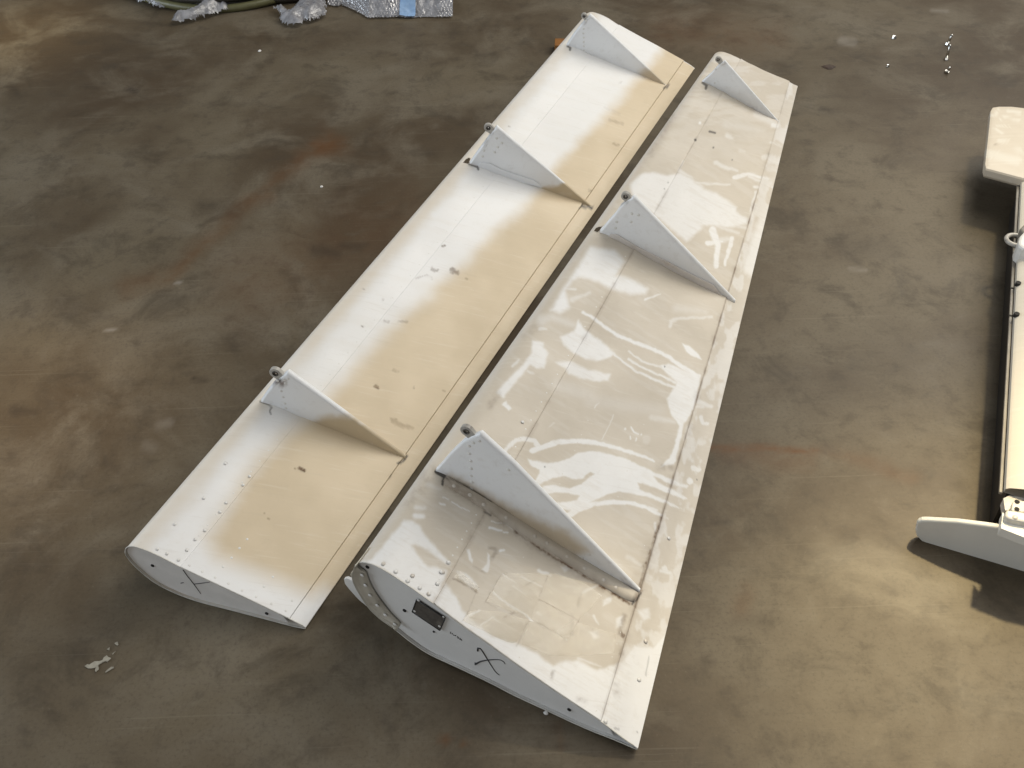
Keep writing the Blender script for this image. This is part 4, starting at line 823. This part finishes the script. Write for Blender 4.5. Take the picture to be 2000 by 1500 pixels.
# balance horn at the far end
hp = [ground(*p, ZT + .004) for p in ((1925, 331), (1923, 322), (1931, 250), (1934, 218), (1938, 211), (1950, 209), (1975, 209), (2010, 213), (2120, 240), (2110, 380), (1997, 350))]
HB = [p - np.array([0, 0, .04]) for p in hp]
nH = len(hp); cen = np.mean(hp, 0)
V = []; ks = [(.0, .004), (.5, .004), (.90, .0035), (.985, .002), (1.0, -.002), (1.0, -.018), (.97, -.026), (.6, -.028)]
sub = np.concatenate([hp[i] + (hp[(i + 1) % nH] - hp[i]) * np.linspace(0, 1, 5, endpoint=False)[:, None] for i in range(nH)]); m_ = len(sub)
for k_, dz in ks[1:]: V += [cen + (p - cen) * k_ + np.array([0, 0, dz]) for p in sub]
V.append(cen + np.array([0, 0, .004])); F = [(len(V) - 1, t, (t + 1) % m_) for t in range(m_)]
for r_ in range(len(ks) - 2):
    for t in range(m_): F.append((r_ * m_ + t, (r_ + 1) * m_ + t, (r_ + 1) * m_ + (t + 1) % m_, r_ * m_ + (t + 1) % m_))
# finer top so the scuffs show: subdivide by a modifier-free grid over the horn
V = np.array(V); bm = bmesh.new(); vs = [bm.verts.new(v) for v in V]
for f in F:
    try: bm.faces.new([vs[i] for i in f])
    except ValueError: pass
bmesh.ops.subdivide_edges(bm, edges=bm.edges[:], cuts=3, use_grid_fill=True)
bmesh.ops.recalc_face_normals(bm, faces=bm.faces[:]); bm.verts.index_update()
V = np.array([v.co[:] for v in bm.verts]); F = [tuple(v.index for v in f.verts) for f in bm.faces]; bm.free()
px = project(V); X_, Y_ = px[:, 0], px[:, 1]; a = np.zeros((len(V), 3)); a[:, 0] = .25
zh = lambda P: zm(P, 8.333, 1880, 180)
for P, wd in ((zh([(740, 300), (930, 340)]), 8), (zh([(670, 400), (910, 450)]), 5), (zh([(610, 445), (640, 450)]), 5), (zh([(560, 550), (770, 552)]), 4), (zh([(450, 380), (520, 370), (580, 280)]), 7), (zh([(540, 600), (650, 670)]), 6), (zh([(680, 930), (960, 960)]), 6), (zh([(390, 1000), (900, 1100)]), 18), (zh([(600, 790), (720, 790)]), 9)):
    a[:, 0] = np.maximum(a[:, 0], .9 * m_line(X_ + (vnoise(X_ / 3, Y_ / 3, 3) - .5) * 3, Y_, P, wd, 2.5))
a[:, 1] = .5 * m_line(X_, Y_, zh([(520, 850), (560, 850)]), 3, 2)
o = mesh('balance_horn', V, F, M['cream'], eroot, True, a); o.data.set_sharp_from_angle(angle=R_(35))
# hinge loop and its white arm
c = plane_hit((1983, 469), E1[:2] + 0 * su[:2], np.array([ch[0], ch[1]])) if False else ground(1984, 469, ZT - .012)
ring = []
for t in range(21):
    q = 2 * math.pi * t / 20; ring.append(c + ch * .021 * math.cos(q) + su * .021 * math.sin(q))
V, F = tube(ring, .0055, 8); mesh('hinge_loop', V, F, M['lug'], eroot)
arm = [ground(*p, ZT + .030) for p in ((1989, 470), (1993, 459), (2000, 452), (2060, 440), (2060, 500), (1998, 484), (1990, 478))]
o = mesh('hinge_arm', *prism(arm, (0, 0, -.05)), M['rivet'], eroot, False); bevel(o, .006)
arm = [ground(*p, ZT + .016) for p in ((1992, 446), (2000, 438), (2050, 430), (2050, 452), (1998, 455))]
o = mesh('hinge_arm', *prism(arm, (0, 0, -.03)), M['spar'], eroot, False); bevel(o, .004)
# near end: hinge cut-out with angle bracket, closing strip and the rounded end plate
zE = lambda P: zm(P, 6, 1900, 900)
ps = [ground(*p, ZT - .012) for p in zE([(358, 440), (430, 405), (1800, 620), (1800, 800), (380, 580)])]
mesh('spar_lip', *prism(ps, (0, 0, -.02)), M['lug'], eroot, False)
ps = [ground(*p, ZT + .004) for p in zE([(465, 478), (540, 462), (1800, 640), (1800, 790), (450, 582)])]
o = mesh('angle_bracket', *prism(ps, (0, 0, -.012)), M['flange'], eroot, False); bevel(o, .002)
for p in zE([(520, 480), (516, 566)]):
    cc = ground(*p, ZT + .0045); mesh('screw_hole', *tube([cc - np.array([0, 0, .004]), cc + np.array([0, 0, .0008])], .0045, 10), M['hole'], eroot, False)
ps = [ground(*p, ZT + .008) for p in zE([(385, 590), (400, 572), (460, 578), (1800, 790), (1800, 920), (480, 694), (395, 668), (378, 640)])]
o = mesh('closing_strip', *prism(ps, (0, 0, -.020)), M['rim'], eroot, False); bevel(o, .004)
cc = ground(*zE([(497, 660)])[0], ZT + .0085); rivet(cc, (0, 0, 1), eroot, 'rivet_worn', .005)
ps = [ground(*p, ZT - .004) for p in zE([(350, 600), (378, 640), (395, 672), (480, 698), (1800, 930), (1800, 1200), (700, 935), (330, 790)])]
mesh('end_rib', *prism(ps, (0, 0, -.02)), M['endcap'], eroot, False)
# end plate: an upright airfoil-shaped plate
g0 = ground(1800, 1082)[:2]; g1 = ground(2000, 1142)[:2]; dE = (g1 - g0) / np.linalg.norm(g1 - g0)
oE = ground(1950, 1135)[:2] + np.array([0, .045])
pl = [(1790, 1022), (1793, 1019), (1800, 1016.5), (1812, 1016.5), (1870, 1020), (1925, 1027), (1956, 1031.5), (1975, 1037), (2000, 1048), (2100, 1075), (2180, 1110), (2100, 1128), (2040, 1129), (2000, 1125.5), (1975, 1123), (1925, 1109), (1880, 1093), (1830, 1074), (1800, 1058), (1790, 1048), (1787, 1036)]
EP = [plane_hit(p, oE, dE) for p in pl]; nE = np.array([-dE[1], dE[0], 0]); nE *= np.sign(nE[1])
o = mesh('end_plate', *prism(EP, nE * .012), M['endcap'], eroot, False); bevel(o, .004, 3)

# ================================================================== things lying about
# coiled hose at the top edge
hroot = empty('coiled_hose', tuple(ground(470, -160))); tag(hroot, 'olive green hose coil wrapped in torn bubble wrap at the top edge', 'hose')
cen = ground(474, -95); L = ground(474, 22); Rr = abs(cen[1] - L[1])
for i, (rr, z_, mt) in enumerate(((1.0, .016, 'hose'), (.985, .045, 'hose_dark'), (.955, .018, 'hose_dark'), (.97, .075, 'hose'), (.93, .050, 'hose'), (.90, .082, 'hose_dark'), (.94, .105, 'hose'))):
    pts = [cen + np.array([Rr * rr * .86 * math.cos(t) + .01 * math.sin(3 * t + i), Rr * rr * math.sin(t), z_ + .004 * math.sin(5 * t + i * 2)]) for t in np.linspace(0, 2 * math.pi, 73)]
    mesh('coil_loop', *tube(pts, .015, 8), M[mt], hroot)
for i, (rr, z_) in enumerate(((1.0, .02), (.97, .05), (1.0, .08))):
    pts = [cen + np.array([.16 + Rr * rr * 1.12 * math.cos(t), .05 + Rr * rr * math.sin(t), z_]) for t in np.linspace(0, 2 * math.pi, 61)]
    mesh('coil_loop', *tube(pts, .016, 8), M['hose_dark'], hroot)  # dark loops added to fill the black shadow beside the coil
def crumple(name, px_poly, label, group, h=.03, seed=0, bub=.011, n=46, dome=1.0):
    """a crumpled sheet of bubble wrap lying on the floor, its bubbles real bumps"""
    G = np.array([ground(*p)[:2] for p in px_poly]); rng_ = np.random.default_rng(seed)
    lo, hi = G.min(0), G.max(0); step = max((hi - lo).max() / 130, .0055)
    xs = np.arange(lo[0], hi[0] + step, step); ys = np.arange(lo[1], hi[1] + step, step)
    A, B = np.meshgrid(xs, ys, indexing='ij'); x, y = A.ravel(), B.ravel()
    wx = x + (fbm(x * 30, y * 30, seed + 5) - .5) * .02; wy = y + (fbm(x * 30, y * 30, seed + 6) - .5) * .02
    m = m_poly(wx, wy, [tuple(g_) for g_ in G], .045)
    ins = m > .40
    # distance-like dome, folds and bubbles
    z = .004 + h * dome * np.clip((m - .40) * 1.7, 0, 1) ** .7 * (.35 + .9 * fbm(x * 9, y * 9, seed + 1)) + .016 * np.abs(fbm(x * 26, y * 26, seed + 2) - .5) * 2 + .005 * rng_.random(len(x)) * .35
    bx = np.mod(x + .3 * bub * (np.floor(y / bub) % 2), bub) / bub - .5; by = np.mod(y, bub) / bub - .5
    z = z + .0035 * np.clip(1 - 5 * (bx * bx + by * by), 0, 1) ** .5
    V = np.c_[x, y, z]; F = grid_faces(len(xs), len(ys)); F = F[ins[F].all(1)]
    used = np.unique(F); re = np.full(len(V), -1); re[used] = np.arange(len(used))
    o = mesh(name, V[used], re[F], M['wrap'], None, False, origin=tuple(np.r_[G.mean(0), 0]))
    tag(o, label, 'bubble wrap', group); return o
zA = lambda P: zm(P, 4.651, 230, 0); zBw = lambda P: zm(P, 4.762, 500, 0)
GBW = 'torn bubble wrap along the top edge'
crumple('bubble_wrap', [(240, -14), (262, 3), (285, 10), (310, 19), (330, 18), (352, 22), (368, 22), (390, 20), (382, 4), (350, -30), (230, -40)], 'thin torn bubble wrap edge left of the hose coil', GBW, .04, 1)
crumple('bubble_wrap', zA([(500, 235), (540, 195), (700, 150), (840, 75), (1000, 30), (1040, 60), (1030, 110), (900, 150), (720, 205), (560, 228)]), 'twisted pale strip of bubble wrap trailing out from under the hose coil', GBW, .05, 2)
crumple('bubble_wrap', zBw([(175, 105), (240, 110), (330, 160), (460, 60), (520, -30), (640, -40), (655, 180), (580, 200), (500, 235), (440, 215), (415, 262), (320, 255), (220, 210), (260, 180)]), 'crumpled clump of bubble wrap between the hose coil and the taped parcel', GBW, .05, 3)
proot = empty('wrapped_parcel', tuple(ground(780, -20))); tag(proot, 'parcel in bubble wrap bound with a strip of blue tape', 'parcel', 'torn bubble wrap along the top edge')
del proot['group']
def parcel():
    edge = [(640, 12), (660, 15), (668, 12), (690, 22), (706, 30), (720, 38), (760, 37), (775, 36), (800, 37), (830, 35), (860, 36), (884, 36)]
    ex = np.array([ground(*p) for p in edge]); nx_ = 260; ny_ = 120
    q = np.linspace(0, 1, nx_); d = np.linspace(0, 1, len(ex)); bx = np.interp(q, np.linspace(0, 1, len(ex)), ex[:, 0]); by = np.interp(q, np.linspace(0, 1, len(ex)), ex[:, 1])
    V = []
    for j in range(ny_):
        f = (j / (ny_ - 1)) ** 1.6; hh = .09 * sstep(f * 4.0) 
        yy = by + f * .42; xx = bx + f * .02
        z = .003 + hh * (.75 + .4 * (fbm(xx * 8, yy * 8, 5) - .5)) + .018 * (fbm(xx * 22, yy * 22, 6) - .5) * (f > .02) + .004 * fbm(xx * 160, yy * 160, 7, 2)
        bb = .012; u = np.mod(xx + .5 * bb * (np.floor(yy / bb) % 2), bb) / bb - .5; v = np.mod(yy + z, bb) / bb - .5
        z = z + .0038 * np.clip(1 - 5 * (u * u + v * v), 0, 1) ** .5 * (np.abs(q - .80) > .09)
        V.append(np.c_[xx, yy, np.maximum(z, .002)])
    V = np.array(V); mesh('bubble_wrap_cover', V.reshape(-1, 3), grid_faces(ny_, nx_), M['wrap'], proot, False)
    sel = np.where((q > .655) & (q < .765))[0]
    T = V[:, sel, :].copy(); T[..., 2] += .005
    k0 = np.arange(0, len(sel), 3); T = T[::2][:, k0]
    mesh('tape_band', T.reshape(-1, 3), grid_faces(T.shape[0], T.shape[1]), M['tape_blue'], proot)
parcel()
# bright hardware on the floor
def bolt(px, label, tilt, h=.034, lying=False):
    c = ground(*px); r = empty('bolt', tuple(c)); tag(r, label, 'bolt', 'bolts on the floor')
    ax_ = Vector((math.cos(tilt) * .35, math.sin(tilt) * .35, 1)).normalized() if not lying else Vector((math.cos(tilt), math.sin(tilt), .02)).normalized()
    axn = np.array(ax_); base = c + np.array([0, 0, .007 if lying else 0])
    mesh('bolt_head', *tube([base, base + axn * .007], .0075, 6), M['bolt'], r, False)
    mesh('bolt_shank', *tube([base + axn * .0068, base + axn * h, base + axn * (h + .002)], [.0042, .0042, .0030], 10), M['bolt'], r)
bolt((1850, 88), 'farthest of three shiny bolts in a row', .6, .034)
bolt((1848, 117), 'tallest middle one of three shiny bolts in a row', 1.2, .046)
bolt((1848, 142), 'nearest and shortest of three shiny bolts in a row', -.9, .022)
def chip(name, px, r, label, mat, cat, group=None, hgt=.004, seed=1, asp=1.0):
    c = ground(*px); rg = np.random.default_rng(seed); n = 9
    P = [c + np.array([r * asp * math.cos(t) * rg.uniform(.65, 1.1), r * math.sin(t) * rg.uniform(.65, 1.1), .0008]) for t in np.linspace(0, 2 * math.pi, n, endpoint=False)]
    V = P + [c + (p - c) * .72 + np.array([0, 0, hgt * rg.uniform(.7, 1.2)]) for p in P]
    F = [tuple(range(n - 1, -1, -1)), tuple(range(n, 2 * n))] + [(i, (i + 1) % n, (i + 1) % n + n, i + n) for i in range(n)]
    o = mesh(name, V, F, M[mat], None, False, origin=tuple(c)); tag(o, label, cat, group); return o
chip('washer_scrap', (1746, 75), .008, 'bright metal crumb left of the farthest bolt', 'bolt', 'metal scrap', None, .008, 4)
chip('washer_scrap', (1734, 130), .007, 'bright metal crumb farther from the bolts, nearer the camera', 'bolt', 'metal scrap', None, .007, 5)
chip('dark_scrap', (1619, 131), .018, 'dark brown flake on the floor beyond the broad flap', 'scrap', 'scrap', None, .003, 6, 1.5)
chip('paint_chip', (1066, 1393), .0045, 'tiny white chip on the floor below the end of the broad flap', 'chip', 'paint chip', None, .002, 7)
chip('paint_chip', (507, 100), .008, 'tiny white chip on the floor below the twisted bubble wrap strip', 'chip', 'paint chip', None, .003, 8)
chip('paint_chip', (628, 365), .005, 'tiny white chip on the dark floor left of the narrow flap', 'chip', 'paint chip', None, .002, 9)
# dried paint splash, flat on the floor
sroot = empty('paint_splash', tuple(ground(205, 1290))); tag(sroot, 'dried cream paint splash on the floor at the lower left', 'paint splash')
zs = lambda P: zm(P, 10, 100, 1200)
for P in (zs([(670, 1005), (700, 980), (760, 985), (850, 912), (950, 905), (1010, 895), (1030, 850), (1080, 818), (1120, 840), (1165, 850), (1170, 890), (1110, 920), (1095, 945), (1070, 925), (1020, 950), (930, 985), (915, 1030), (940, 1060), (930, 1090), (890, 1100), (860, 1135), (850, 1110), (870, 1050), (830, 1040), (770, 1060), (720, 1045)]),
          zs([(1240, 1020), (1220, 1050), (1150, 1100), (1070, 1135), (1055, 1115), (1110, 1080), (1180, 1030)]), zs([(1255, 560), (1285, 540), (1315, 550), (1318, 585), (1285, 600), (1255, 585)]), zs([(1215, 760), (1250, 725), (1240, 760), (1205, 785)]), zs([(1105, 680), (1130, 645), (1160, 665), (1140, 695)])):
    Q = [ground(*p, .0006) for p in P]; rg = np.random.default_rng(3); Q = [q + np.r_[(rg.random(2) - .5) * .003, 0] for q in Q]
    mesh('paint_blob', *prism(Q, (0, 0, .0012)), M['splash'], sroot, False)
# orange wooden block under the far corner of the narrow flap
c = ground(1092, 101); c2 = ground(1088, 101)
o = mesh('wooden_block', *prism([c + np.array(v) for v in ((-.016, -.012, 0), (.05, -.03, 0), (.06, .03, 0), (-.012, .04, 0))], (0, 0, .030)), M['wood'], None, False, origin=tuple(c)); bevel(o, .002)
tag(o, 'small orange wooden block peeking out under the far end of the narrow flap', 'wood block')
